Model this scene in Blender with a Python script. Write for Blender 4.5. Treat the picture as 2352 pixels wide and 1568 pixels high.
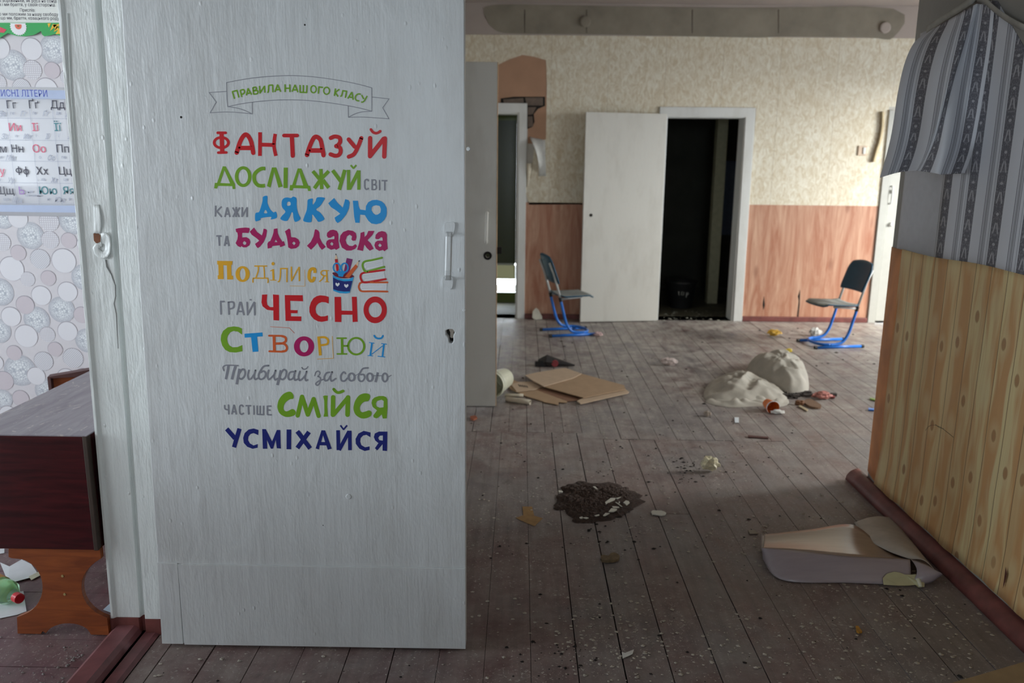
import bpy, bmesh, math, random
from math import sin, cos, pi, radians, sqrt
from mathutils import Vector, Matrix, noise as mnoise, geometry

for o in list(bpy.data.objects): bpy.data.objects.remove(o)
SC = bpy.context.scene
COL = SC.collection
rnd = random.Random(7)

# ------------------------------------------------------------------ camera
F = 1880.0; H = 1.5
Yc = Vector((22, 409, -F)).normalized()
e0 = Vector((sin(radians(.7)), cos(radians(.7)), 0))
Zc = (e0 - e0.dot(Yc)*Yc).normalized(); Xc = Yc.cross(Zc)
MW = Matrix((Xc, Yc, Zc))            # world_from_cam (rows are the world axes in camera space)
cam = bpy.data.cameras.new('camera'); camo = bpy.data.objects.new('camera', cam); COL.objects.link(camo)
camo.matrix_world = Matrix.Translation((0, 0, H)) @ MW.to_4x4()
cam.sensor_width = 36; cam.lens = F/2352*36; cam.clip_start = .05; cam.clip_end = 200
cam.dof.use_dof = True; cam.dof.focus_distance = 2.5; cam.dof.aperture_fstop = 3.2
SC.camera = camo
SC.view_settings.view_transform = 'Standard'; SC.view_settings.look = 'None'
SC.view_settings.gamma = 1; SC.view_settings.use_curve_mapping = False
SC.view_settings.exposure = 0.0
SC.cycles.use_denoising = True
SC.cycles.max_bounces = 8; SC.cycles.diffuse_bounces = 6; SC.cycles.glossy_bounces = 3
SC.cycles.sample_clamp_indirect = 4.0

# ------------------------------------------------------------------ light
W = bpy.data.worlds.new('sky'); SC.world = W; W.use_nodes = True; wt = W.node_tree
bg = wt.nodes['Background']; bg.inputs[1].default_value = 16.8
tc = wt.nodes.new('ShaderNodeTexCoord'); sp = wt.nodes.new('ShaderNodeSeparateXYZ'); rp_ = wt.nodes.new('ShaderNodeValToRGB')
wt.links.new(tc.outputs['Generated'], sp.inputs[0]); mr_ = wt.nodes.new('ShaderNodeMapRange'); mr_.inputs[1].default_value = -1; wt.links.new(sp.outputs[2], mr_.inputs[0]); wt.links.new(mr_.outputs[0], rp_.inputs[0]); wt.links.new(rp_.outputs[0], bg.inputs[0])
for k_, (po_, br_) in enumerate(((.0, .45), (.46, .75), (.515, 1.1), (.60, .80), (.78, .55))):     # sunlit ground, hazy bright horizon, duller overcast above
    el = rp_.color_ramp.elements[k_] if k_ < 2 else rp_.color_ramp.elements.new(po_)
    el.position = po_; el.color = (.82*br_, .92*br_, 1.0*br_, 1)
def portal(name, loc, rot, sx, sy):
    l = bpy.data.lights.new(name, 'AREA'); l.shape = 'RECTANGLE'; l.size = sx; l.size_y = sy; l.energy = 1; l.cycles.is_portal = True
    o = bpy.data.objects.new(name, l); o.location = loc; o.rotation_euler = rot; COL.objects.link(o); return o
def lamp(name, loc, target, sx, sy, power, col):
    l = bpy.data.lights.new(name, 'AREA'); l.shape = 'RECTANGLE'; l.size = sx; l.size_y = sy; l.energy = power; l.color = col
    o = bpy.data.objects.new(name, l); o.location = loc; COL.objects.link(o)
    o.rotation_euler = (Vector(target)-Vector(loc)).to_track_quat('-Z', 'Y').to_euler(); return o
WIN = [('x', -6.1, -2.6, -.2, .85, 2.6), ('x', -6.1, .2, 2.6, .85, 2.6), ('x', -6.1, 3.75, 5.4, .85, 2.5),
       ('X', 5.32, 3.95, 5.15, .8, 2.2), ('X', 5.32, 5.85, 7.25, .8, 2.2), ('y', -3.6, -.35, .85, 1.2, 2.3)]
for k, (ax, c, a0, a1, z0, z1) in enumerate(WIN):
    if ax == 'x': portal('sky_portal', (c-.02, (a0+a1)/2, (z0+z1)/2), (0, radians(-90), 0), z1-z0, a1-a0)
    elif ax == 'X': portal('sky_portal', (c+.02, (a0+a1)/2, (z0+z1)/2), (0, radians(90), 0), z1-z0, a1-a0)
    else: portal('sky_portal', ((a0+a1)/2, c-.02, (z0+z1)/2), (radians(90), 0, 0), a1-a0, z1-z0)
# area lamp adding to the sky's daylight through the hall windows
lamp('daylight_hall', (6.8, 5.3, 2.8), (3.0, 7.5, 1.0), 1.8, 1.8, 830, (1.0, .975, .90))

# ------------------------------------------------------------------ pixel -> place helpers (metric positions on real planes)
O = Vector((0, 0, H))
def ray(u, v): return MW @ Vector((u-1176, 784-v, -F)).normalized()
def fl(u, v, z=0.0): d = ray(u, v); return O + d*((z-H)/d.z)
def py(u, v, y): d = ray(u, v); return O + d*(y/d.y)
def pxx(u, v, x): d = ray(u, v); return O + d*(x/d.x)

# ------------------------------------------------------------------ object helpers
def link(o, parent=None, **kw):
    COL.objects.link(o)
    if parent: o.parent = parent
    for k, v in kw.items(): o[k] = v
    return o
class MB:
    def __init__(s): s.v = []; s.f = []; s.uv = {}; s.mi = []
    def add(s, vs, fs, uv=None, m=0):
        b = len(s.v); s.v += [tuple(p) for p in vs]
        for f in fs: s.f.append(tuple(b+i for i in f)); s.mi.append(m)
        if uv:
            for i, t in enumerate(uv): s.uv[b+i] = t
        return s
    def box(s, x0, x1, y0, y1, z0, z1, m=0):
        vs = [(x, y, z) for z in (z0, z1) for y in (y0, y1) for x in (x0, x1)]
        return s.add(vs, [(0, 2, 3, 1), (4, 5, 7, 6), (0, 1, 5, 4), (2, 6, 7, 3), (0, 4, 6, 2), (1, 3, 7, 5)], m=m)
    def tube(s, pts, r, n=10, m=0, caps=True):
        pts = [Vector(p) for p in pts]; rs = r if isinstance(r, (list, tuple)) else [r]*len(pts)
        T = [(pts[min(i+1, len(pts)-1)]-pts[max(i-1, 0)]).normalized() for i in range(len(pts))]
        nrm = T[0].orthogonal().normalized(); rings = []
        for i, p in enumerate(pts):
            nrm = (nrm - nrm.dot(T[i])*T[i]).normalized(); b = T[i].cross(nrm)
            rings.append([p + rs[i]*(cos(a)*nrm + sin(a)*b) for a in [2*pi*k/n for k in range(n)]])
        vs = [q for R in rings for q in R]; fs = []
        for i in range(len(pts)-1):
            for k in range(n): fs.append((i*n+k, i*n+(k+1) % n, (i+1)*n+(k+1) % n, (i+1)*n+k))
        if caps: fs += [tuple(range(n-1, -1, -1)), tuple((len(pts)-1)*n+k for k in range(n))]
        return s.add(vs, fs, m=m)
    def prism(s, outline, holes, fn, d0, d1, m=0):
        """outline/holes 2-D; fn(p,d)->3-D; flat when d0==d1"""
        loops = [outline]+list(holes); flat = [p for L in loops for p in L]
        tris = geometry.tessellate_polygon([[Vector((p[0], p[1], 0)) for p in L] for L in loops])
        n = len(flat)
        if d0 == d1: return s.add([fn(p, d0) for p in flat], [tuple(t) for t in tris], m=m)
        vs = [fn(p, d0) for p in flat]+[fn(p, d1) for p in flat]
        fs = [tuple(t) for t in tris]+[tuple(n+i for i in reversed(t)) for t in tris]
        b = 0
        for L in loops:
            k = len(L)
            for i in range(k): j = (i+1) % k; fs.append((b+i, b+j, n+b+j, n+b+i))
            b += k
        return s.add(vs, fs, m=m)
    def grid(s, P, uv=None, m=0):
        r = len(P); c = len(P[0]); vs = [q for R in P for q in R]
        fs = [(i*c+j, i*c+j+1, (i+1)*c+j+1, (i+1)*c+j) for i in range(r-1) for j in range(c-1)]
        return s.add(vs, fs, uv=[q for R in uv for q in R] if uv else None, m=m)
    def build(s, name, mat=None, parent=None, smooth=False, bevel=0, thick=0, sub=0, loc=None, **kw):
        me = bpy.data.meshes.new(name)
        v = s.v if loc is None else [tuple(Vector(p)-Vector(loc)) for p in s.v]
        me.from_pydata(v, [], s.f)
        if mat:
            for mm in (mat if isinstance(mat, (list, tuple)) else [mat]): me.materials.append(mm)
        if any(s.mi):
            for i, p in enumerate(me.polygons): p.material_index = s.mi[i]
        if s.uv:
            L = me.uv_layers.new(name='UVMap')
            for l in me.loops: L.data[l.index].uv = s.uv.get(l.vertex_index, (0, 0))
        bm = bmesh.new(); bm.from_mesh(me); bmesh.ops.recalc_face_normals(bm, faces=bm.faces); bm.to_mesh(me); bm.free()
        if smooth:
            for p in me.polygons: p.use_smooth = True
        o = bpy.data.objects.new(name, me)
        if loc is not None: o.location = loc
        link(o, parent, **kw)
        if thick: md = o.modifiers.new('t', 'SOLIDIFY'); md.thickness = thick; md.offset = 0
        if bevel: md = o.modifiers.new('b', 'BEVEL'); md.width = bevel; md.segments = 2; md.limit_method = 'ANGLE'
        if sub: md = o.modifiers.new('s', 'SUBSURF'); md.levels = sub; md.render_levels = sub
        return o
def empty(name, loc=(0, 0, 0), rz=0, **kw):
    o = bpy.data.objects.new(name, None); o.empty_display_size = .1; o.location = loc; o.rotation_euler.z = rz
    return link(o, **kw)
def thing(name, loc, label, cat, rz=0, group=None):
    k = dict(label=label, category=cat)
    if group: k['group'] = group
    return empty(name, loc, rz, **k)
def cat_rom(pts, n=6, closed=False):
    P = [Vector(p).to_3d() if len(p) == 2 else Vector(p) for p in pts]; out = []; N = len(P)
    if N < 3: return P
    for i in range(N if closed else N-1):
        if closed: a, b, c, d = P[(i-1) % N], P[i], P[(i+1) % N], P[(i+2) % N]
        else: a, b, c, d = P[max(i-1, 0)], P[i], P[i+1], P[min(i+2, N-1)]
        for k in range(n):
            t = k/n
            out.append(.5*((2*b)+(-a+c)*t+(2*a-5*b+4*c-d)*t*t+(-a+3*b-3*c+d)*t**3))
    if not closed: out.append(P[-1])
    return out

# ------------------------------------------------------------------ materials
def srgb(r, g, b):
    f = lambda c: (c/255/12.92) if c/255 <= .04045 else ((c/255+.055)/1.055)**2.4
    return (f(r), f(g), f(b), 1)
class G:
    def __init__(s, name, rough=.6, spec=.5):
        s.m = bpy.data.materials.new(name); s.m.use_nodes = True; s.t = s.m.node_tree; s.n = s.t.nodes
        s.b = s.n['Principled BSDF']; s.b.inputs['Roughness'].default_value = rough
        s.b.inputs['Specular IOR Level'].default_value = spec
    def new(s, t): return s.n.new(t)
    def put(s, sock, v):
        if isinstance(v, bpy.types.NodeSocket): s.t.links.new(v, sock)
        else: sock.default_value = v
    def pos(s): return s.new('ShaderNodeNewGeometry').outputs['Position']
    def uvc(s): return s.new('ShaderNodeTexCoord').outputs['UV']
    def obj(s): return s.new('ShaderNodeTexCoord').outputs['Object']
    def orand(s): return s.new('ShaderNodeObjectInfo').outputs['Random']
    def xyz(s, c): n = s.new('ShaderNodeSeparateXYZ'); s.put(n.inputs[0], c); return n.outputs
    def comb(s, x, y, z=0.0):
        n = s.new('ShaderNodeCombineXYZ'); s.put(n.inputs[0], x); s.put(n.inputs[1], y); s.put(n.inputs[2], z); return n.outputs[0]
    def sc(s, c, v, off=(0, 0, 0)):
        n = s.new('ShaderNodeMapping'); s.put(n.inputs[0], c); n.inputs['Scale'].default_value = v; n.inputs['Location'].default_value = off; return n.outputs[0]
    def noise(s, c, scale, detail=4, rough=.55, dist=0):
        n = s.new('ShaderNodeTexNoise'); s.put(n.inputs['Vector'], c); n.inputs['Scale'].default_value = scale
        n.inputs['Detail'].default_value = detail; n.inputs['Roughness'].default_value = rough; n.inputs['Distortion'].default_value = dist
        return n.outputs[0]
    def vor(s, c, scale, feat='F1', out=0, rnd_=1.0):
        n = s.new('ShaderNodeTexVoronoi'); n.feature = feat; s.put(n.inputs['Vector'], c); n.inputs['Scale'].default_value = scale
        n.inputs['Randomness'].default_value = rnd_
        return n.outputs[out]
    def ma(s, op, a, b=0.0, c=0.0):
        n = s.new('ShaderNodeMath'); n.operation = op; s.put(n.inputs[0], a); s.put(n.inputs[1], b); s.put(n.inputs[2], c); return n.outputs[0]
    def rng(s, v, a, b, c=0.0, d=1.0):
        n = s.new('ShaderNodeMapRange'); s.put(n.inputs[0], v)
        for i, t in enumerate((a, b, c, d)): n.inputs[1+i].default_value = t
        return n.outputs[0]
    def mix(s, f, a, b):
        n = s.new('ShaderNodeMix'); n.data_type = 'RGBA'; s.put(n.inputs[0], f); s.put(n.inputs[6], a); s.put(n.inputs[7], b); return n.outputs[2]
    def col(s, v): s.put(s.b.inputs['Base Color'], v)
    def bump(s, h, strength=.3, dist=.01, prev=None):
        n = s.new('ShaderNodeBump'); n.inputs['Strength'].default_value = strength; n.inputs['Distance'].default_value = dist
        s.put(n.inputs['Height'], h)
        if prev: s.put(n.inputs['Normal'], prev)
        s.put(s.b.inputs['Normal'], n.outputs[0]); return n.outputs[0]
def plain(name, c, rough=.6, spec=.5, var=.12, scale=20, bump=0.0, bscale=60):
    g = G(name, rough, spec); p = g.obj(); n = g.noise(p, scale)
    dk = tuple(x*(1-var) for x in c[:3])+(1,); lt = tuple(min(1, x*(1+var)) for x in c[:3])+(1,)
    g.col(g.mix(g.rng(n, .3, .7), dk, lt))
    if bump: g.bump(g.noise(p, bscale), bump, .004)
    return g.m
def paint_white(name, base, dirt, rough=.42, relief=1.0, dirtamt=.5):
    g = G(name, rough); p = g.pos()
    brush = g.noise(g.sc(p, (62, 62, 5.5)), 1.0, 4, .6, .3)
    fine = g.noise(g.sc(p, (190, 190, 60)), 1.0, 3, .6)
    blob = g.noise(g.sc(p, (1, 1, .6)), 11, 3, .5, .5)
    pim = g.rng(g.vor(g.sc(p, (1, 1, .6)), 34), 0, .16, 1, 0)
    pim = g.ma('MULTIPLY', pim, g.rng(g.noise(p, 9), .52, .66))
    h = g.ma('ADD', g.ma('MULTIPLY', brush, .42), g.ma('MULTIPLY', fine, .14))
    h = g.ma('ADD', h, g.ma('MULTIPLY', blob, 1.3)); h = g.ma('ADD', h, g.ma('MULTIPLY', pim, .8))
    g.bump(h, .55*relief, .006)
    d = g.rng(g.noise(g.sc(p, (6, 6, 2.0)), 1.0, 6, .65), .48, .72, 0, dirtamt)
    g.col(g.mix(d, base, dirt)); return g.m

m_door = paint_white('door_paint', srgb(214, 217, 218), srgb(188, 188, 186), .36, .95)
m_jamb = paint_white('jamb_paint', srgb(222, 226, 224), srgb(200, 202, 200), .36, 2.0)
m_door2 = paint_white('cream_door_paint', srgb(212, 210, 202), srgb(190, 186, 176), .4, .4)
m_frame = paint_white('frame_paint', srgb(216, 217, 214), srgb(190, 188, 180), .4, .5)
m_edgewood = plain('bare_door_edge', srgb(205, 170, 130), .6, var=.2)
m_hole = plain('dark_hole', srgb(30, 26, 22), .9)
m_rawwood = plain('raw_brown_wood', srgb(120, 72, 42), .7, var=.3, scale=80)
m_ceil = plain('ceiling_whitewash', srgb(172, 160, 152), .9, var=.06, scale=3)
m_plaster = plain('grey_plaster', srgb(196, 192, 184), .9, var=.06, scale=6, bump=.2)
m_backing = plain('bare_lining_paper', srgb(212, 214, 220), .9, var=.04, scale=30, bump=.15, bscale=200)
m_maroon = plain('maroon_floor_paint', srgb(112, 62, 58), .45, var=.3, scale=14, bump=.3, bscale=30)

def floor_mat(name, worn, paint, dustamt=.5, speck=1.0, hall=0.0):
    g = G(name, .5, .45); p = g.pos(); r = g.orand()
    big = g.noise(p, 1.6, 6, .65, .6); mid = g.noise(p, 8, 7, .72, .3); gr = g.noise(g.sc(p, (38, 2.6, 1)), 1.0, 4)
    xy = g.xyz(p); wear = g.ma('MULTIPLY', g.ma('MULTIPLY', g.rng(xy[0], 1.0, -.3), g.rng(xy[1], 3.5, 2.6)), .14)
    c = g.mix(g.rng(g.ma('ADD', g.ma('ADD', big, wear), g.ma('MULTIPLY', r, .10)), .46, .66), worn, paint)
    da = g.ma('ADD', dustamt, g.ma('MULTIPLY', g.rng(g.xyz(p)[1], 3.6, 6.4), hall))  # paler towards the hall: its brighter light painted in on top of the dust
    dust_light = g.ma('MULTIPLY', g.rng(g.ma('ADD', mid, g.ma('MULTIPLY', big, .4)), .55, .88), da)
    c = g.mix(dust_light, c, srgb(178, 172, 164))
    c = g.mix(g.rng(gr, .35, .72, 0, .30), c, srgb(60, 52, 48))
    stain = g.rng(g.noise(p, 3.1, 8, .75, 1.2), .60, .72, 0, .5)
    c = g.mix(stain, c, srgb(44, 36, 34))
    msk = g.rng(g.noise(p, 2.2, 3), .40, .60)
    n3 = g.rng(g.noise(p, 30, 6, .75, 1.5), .60, .66, 0, .6); c = g.mix(g.ma('MULTIPLY', n3, msk), c, srgb(182, 176, 166))
    n4 = g.rng(g.noise(p, 95, 3, .6, 1.0), .62, .67, 0, .7*speck); c = g.mix(g.ma('MULTIPLY', n4, g.ma('ADD', .35, msk)), c, srgb(190, 184, 174))
    g.col(c); g.put(g.b.inputs['Roughness'], g.rng(mid, .3, .7, .36, .7))
    g.bump(g.ma('ADD', mid, g.ma('MULTIPLY', gr, .5)), .3, .004); return g.m
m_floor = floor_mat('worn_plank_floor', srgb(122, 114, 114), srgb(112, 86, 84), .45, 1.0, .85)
m_floor_cl = floor_mat('maroon_plank_floor', srgb(112, 90, 96), srgb(108, 74, 80), .3, .8)
m_sub = plain('dark_gap', srgb(34, 22, 20), .9)

def wp_beige():
    g = G('beige_wallpaper', .55); p = g.pos()
    n = g.noise(g.sc(p, (24, 24, 13)), 1.0, 6, .7, 1.4); s = g.noise(p, .9, 3)
    c = g.mix(g.rng(n, .38, .64), srgb(206, 192, 164), srgb(234, 230, 214))
    c = g.mix(g.rng(s, .4, .7, 0, .15), c, srgb(190, 165, 125)); 
    seam = g.ma('ABSOLUTE', g.ma('SUBTRACT', g.ma('FRACT', g.ma('DIVIDE', g.xyz(p)[0], .53)), .5))
    c = g.mix(g.rng(seam, .0, .008, .4, 0), c, srgb(150, 130, 100))
    g.col(c); g.bump(n, .35, .004); return g.m
m_beige = wp_beige()
def wp_redwood():
    g = G('red_brown_wood_wallpaper', .5); p = g.pos()
    n = g.noise(g.sc(p, (9, 9, 1.2)), 1.0, 6, .62, 1.6); f = g.noise(g.sc(p, (70, 70, 4)), 1.0, 3)
    c = g.mix(g.rng(n, .35, .66), srgb(166, 110, 84), srgb(200, 160, 134))
    c = g.mix(g.rng(f, .4, .7, 0, .30), c, srgb(150, 90, 64))
    k = g.rng(g.vor(g.sc(p, (4, 4, 1.5)), 1.0), .04, .12, .5, 0); c = g.mix(k, c, srgb(120, 64, 44))
    g.col(c); g.bump(n, .3, .006); return g.m
m_redwood = wp_redwood()
def wp_pine():
    g = G('pine_board_wallpaper', .5); uv = g.xyz(g.uvc()); a, z = uv[0], uv[1]
    w = g.ma('DIVIDE', g.ma('ADD', a, .02), .1); idx = g.ma('FLOOR', w); fr = g.ma('FRACT', w)
    wn = g.new('ShaderNodeTexWhiteNoise'); wn.noise_dimensions = '1D'; g.put(wn.inputs['W'], idx); r = wn.outputs[0]
    # knots: one stretched cell grid per board
    zc = g.ma('ADD', g.ma('MULTIPLY', z, 3.1), g.ma('MULTIPLY', r, 7.3))
    kid = g.ma('FLOOR', zc); kf = g.ma('SUBTRACT', g.ma('FRACT', zc), .5)
    w2 = g.new('ShaderNodeTexWhiteNoise'); w2.noise_dimensions = '2D'; g.put(w2.inputs['Vector'], g.comb(idx, kid)); q = w2.outputs[0]
    kx = g.ma('SUBTRACT', fr, g.ma('ADD', .28, g.ma('MULTIPLY', q, .44)))
    kz = g.ma('ADD', kf, g.ma('MULTIPLY', g.ma('SUBTRACT', r, .5), .5))
    d = g.ma('SQRT', g.ma('ADD', g.ma('POWER', g.ma('MULTIPLY', kx, .72), 2.0), g.ma('POWER', g.ma('MULTIPLY', kz, 1.35), 2.0)))
    swell = g.ma('MULTIPLY', g.rng(d, .0, .55, 1, 0), g.ma('MULTIPLY', kx, -.55))
    f2 = g.ma('ADD', fr, swell)
    n1 = g.noise(g.comb(g.ma('MULTIPLY', f2, 1.5), g.ma('ADD', g.ma('MULTIPLY', z, 1.1), g.ma('MULTIPLY', r, 20.0))), 1.0, 3, .55)
    band = g.noise(g.comb(g.ma('ADD', g.ma('MULTIPLY', f2, 13.0), g.ma('MULTIPLY', r, 50.0)), g.ma('MULTIPLY', z, .7)), 1.0, 3, .6)
    c = g.mix(g.rng(n1, .44, .56), srgb(232, 214, 162), srgb(212, 164, 112))
    c = g.mix(g.rng(band, .44, .62, 0, .30), c, srgb(214, 174, 118))
    c = g.mix(g.rng(r, .35, .8, 0, .55), c, srgb(206, 156, 104))
    c = g.mix(g.rng(d, .10, .30, .55, 0), c, srgb(228, 208, 158))
    on = g.rng(q, .50, .52)
    c = g.mix(g.ma('MULTIPLY', on, g.rng(d, .080, .110, .72, 0)), c, srgb(160, 108, 66))
    c = g.mix(g.ma('MULTIPLY', on, g.rng(d, .03, .07, .3, 0)), c, srgb(186, 134, 88))
    edge = g.ma('MINIMUM', fr, g.ma('SUBTRACT', 1.0, fr))
    c = g.mix(g.rng(edge, .010, .026, .85, 0), c, srgb(122, 88, 56)); g.col(c)
    g.bump(g.noise(g.comb(g.ma('MULTIPLY', a, 7.0), g.ma('MULTIPLY', z, 3.0)), 1.0, 3), .5, .03); return g.m
m_pine = wp_pine()
def wp_stripe():
    g = G('striped_wallpaper', .7); uv = g.xyz(g.uvc()); a, z = uv[0], uv[1]
    t = g.ma('FRACT', g.ma('DIVIDE', g.ma('SUBTRACT', a, 3.258-.181*8), .181))      # 0 at ornament centre
    d0 = g.ma('MINIMUM', t, g.ma('SUBTRACT', 1.0, t))
    white = srgb(224, 227, 234)
    band = g.rng(d0, .155, .17, 1, 0)
    zz = g.ma('MULTIPLY', z, 1.0)
    tile = g.ma('FRACT', g.ma('DIVIDE', z, .105)); ts = g.ma('ABSOLUTE', g.ma('SUBTRACT', tile, .5))
    leaf = g.ma('ABSOLUTE', g.ma('SUBTRACT', g.ma('DIVIDE', d0, .16), g.ma('ADD', .15, g.ma('MULTIPLY', ts, 1.1))))
    lf = g.rng(leaf, .10, .16, 1, 0)
    lf = g.ma('MULTIPLY', lf, g.rng(g.ma('ABSOLUTE', g.ma('SUBTRACT', tile, .33)), .16, .2, 1, 0))
    n = g.rng(g.noise(g.comb(g.ma('MULTIPLY', d0, 22.0), g.ma('MULTIPLY', z, 120.0)), 1.0, 3, .6), .5, .6, 0, .8)
    dot = g.rng(g.ma('ADD', g.ma('POWER', g.ma('DIVIDE', d0, .05), 2.0), g.ma('POWER', g.ma('DIVIDE', g.ma('SUBTRACT', tile, .8), .05), 2.0)), .8, 1.1, 1, 0)
    orn = g.mix(n, srgb(112, 112, 120), srgb(152, 152, 160)); orn = g.mix(g.ma('MULTIPLY', g.ma('MAXIMUM', lf, dot), .7), orn, srgb(206, 206, 212))
    c = g.mix(band, white, orn)
    def line(c0, w, colr):
        nonlocal c
        c = g.mix(g.rng(g.ma('ABSOLUTE', g.ma('SUBTRACT', t, c0)), w, w+.008, 1, 0), c, colr)
    line(.325, .012, srgb(160, 163, 172)); line(.40, .035, srgb(176, 178, 186)); line(.475, .010, srgb(140, 143, 152)); line(.37, .006, srgb(150, 152, 160))
    line(.215, .008, srgb(178, 182, 190))
    g.col(c); g.bump(g.noise(g.comb(g.ma('MULTIPLY', a, 300.0), g.ma('MULTIPLY', z, 300.0)), 1.0, 2), .1, .002); return g.m
m_stripe = wp_stripe()
m_cwall = plain('pale_lilac_wallpaper', srgb(222, 219, 224), .8, var=.02, scale=40, bump=.1, bscale=200)
def disc_mats():
    out = {}
    def base(name): g = G(name, .8); uv = g.uvc(); x = g.xyz(uv); r = g.ma('SQRT', g.ma('ADD', g.ma('POWER', x[0], 2.0), g.ma('POWER', x[1], 2.0))); return g, uv, x, r
    g, uv, x, r = base('print_netted_sphere')
    wp = g.ma('ADD', 1.0, g.ma('MULTIPLY', g.ma('POWER', r, 3.0), .8))
    cc = g.comb(g.ma('MULTIPLY', x[0], wp), g.ma('MULTIPLY', x[1], wp))
    e = g.rng(g.vor(g.sc(cc, (1, 1, 1)), 5.4, 'DISTANCE_TO_EDGE', 0, .7), .03, .12)
    c = g.mix(e, srgb(186, 192, 202), srgb(236, 240, 244)); c = g.mix(g.rng(r, .55, 1.0, 0, .85), c, srgb(184, 186, 196)); g.col(c); out['S'] = g.m
    g, uv, x, r = base('print_plain_disc'); g.col(g.mix(g.rng(r, .96, 1.0), srgb(232, 232, 238), srgb(190, 186, 194))); out['W'] = g.m
    g, uv, x, r = base('print_lilac_disc'); n = g.noise(g.sc(uv, (3, 30, 1)), 1.0, 3); g.col(g.mix(g.rng(r, .96, 1.0), g.mix(n, srgb(206, 198, 206), srgb(218, 210, 216)), srgb(180, 172, 182))); out['P'] = g.m
    g, uv, x, r = base('print_diamond_disc'); v = g.vor(g.sc(uv, (1, 1, 1)), 4.5, rnd_=0.0); g.col(g.mix(g.rng(v, .2, .4), srgb(240, 241, 246), srgb(208, 206, 214))); out['D'] = g.m
    g, uv, x, r = base('print_grid_disc'); gx = g.ma('SINE', g.ma('MULTIPLY', x[0], 28.0)); gy = g.ma('SINE', g.ma('MULTIPLY', x[1], 28.0)); g.col(g.mix(g.rng(g.ma('MULTIPLY', gx, gy), .0, .5), srgb(228, 228, 234), srgb(188, 190, 200))); out['G'] = g.m
    return out
DM = disc_mats()
m_ring = plain('print_ring_shadow', srgb(168, 164, 174), .8)

def flatm(name, c, rough=.5): return plain(name, c, rough, var=.03)
m_concrete = plain('bare_concrete', srgb(140, 132, 118), .9, var=.16, scale=5, bump=.3, bscale=20)
m_pink = plain('bare_pink_plaster', srgb(176, 138, 112), .9, var=.08, scale=5)
m_brick = plain('exposed_grey_brick', srgb(112, 98, 88), .9, var=.2, scale=20, bump=.6, bscale=40)
m_green = plain('green_gloss_paint', srgb(96, 104, 58), .18, var=.05)
m_blue = plain('blue_enamel', srgb(38, 116, 210), .3, var=.05)
m_silver = plain('light_grey_tube', srgb(190, 192, 190), .35, var=.06)
m_black = plain('black_plastic', srgb(26, 27, 30), .5)
m_teal = plain('dark_teal_plastic', srgb(0, 66, 92), .45, var=.1)
m_dustseat = plain('dusty_seat', srgb(142, 146, 142), .8, var=.1, scale=12)
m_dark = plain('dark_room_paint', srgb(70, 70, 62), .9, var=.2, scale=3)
m_mahog = (lambda: (lambda g, p: (g.col(g.mix(g.rng(g.noise(g.sc(p, (5, 5, 60)), 1.0, 5, .6, .6), .35, .7), srgb(48, 14, 18), srgb(78, 24, 28))), g.m)[1])(*(lambda g: (g, g.pos()))(G('dark_mahogany_veneer', .3))))()
def ply():
    g = G('orange_brown_plywood', .45); p = g.pos(); n = g.noise(g.sc(p, (4, 4, 34)), 1.0, 5, .6, 1.0)
    g.col(g.mix(g.rng(n, .35, .68), srgb(150, 78, 34), srgb(118, 56, 24))); return g.m
m_ply = ply()
def desktop():
    g = G('scuffed_grey_desk_top', .4); p = g.pos(); n = g.noise(g.sc(p, (20, 3, 3)), 1.0, 6, .7, 1.0)
    c = g.mix(g.rng(n, .35, .7), srgb(128, 122, 130), srgb(158, 154, 160))
    c = g.mix(g.rng(g.noise(g.sc(p, (14, 7, 7)), 1.0, 4, .6, 2.5), .60, .66, 0, .7), c, srgb(196, 188, 182)); g.col(c); return g.m
m_dtop = desktop()
m_paper = plain('white_paper', srgb(224, 230, 234), .7, var=.04)

# ------------------------------------------------------------------ STRUCTURE
YL = 2.306; YB = 7.973; XR = 1.66; ZC = 2.93
XL0, XL1 = -1.302, -1.15          # left wall faces
def struct(mb, name, mat, **kw): return mb.build(name, mat, kind='structure', **kw)
def wall_with_holes(name, mat, axis, c0, c1, a0, a1, z0, z1, holes):
    out = [(a0, z0), (a1, z0), (a1, z1), (a0, z1)]
    hs = [[(h[0], h[2]), (h[1], h[2]), (h[1], h[3]), (h[0], h[3])] for h in holes]
    fn = (lambda p, d: (d, p[0], p[1])) if axis == 'x' else (lambda p, d: (p[0], d, p[1]))
    mb = MB().prism(out, hs, fn, c0, c1); return struct(mb, name, mat)

# floor: sub-base + planks
floor = MB().box(-6.3, 5.6, -4.1, 10.4, -.12, -.03).build('floor', m_sub, kind='structure')
pc = {}
def plank(x0, x1, y0, y1, mat, top=0.0, name='plank', gap=.002, parent=None):
    dz = rnd.uniform(-.0010, .0006)
    MB().box(x0+gap/2, x1-gap/2, y0+gap/2, y1-gap/2, -.028, top+dz).build(name, mat, parent or floor)
k0 = int((XL1-.047)/.1425)-1
x = .047+.1425*k0
while x < XR:                       # corridor boards
    a, b = max(x, XL1), min(x+.1425, 1.73)
    cuts = [-4.0, rnd.uniform(-1.5, .8), 4.36+ (0.1 if x < .4 else 0)]
    if rnd.random() < .3: cuts.insert(2, rnd.uniform(2.6, 3.6))
    if b-a > .02:
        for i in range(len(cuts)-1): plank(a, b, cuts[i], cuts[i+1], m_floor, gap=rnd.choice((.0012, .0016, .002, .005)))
    x += .1425
x = -.055-.105*11
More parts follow.
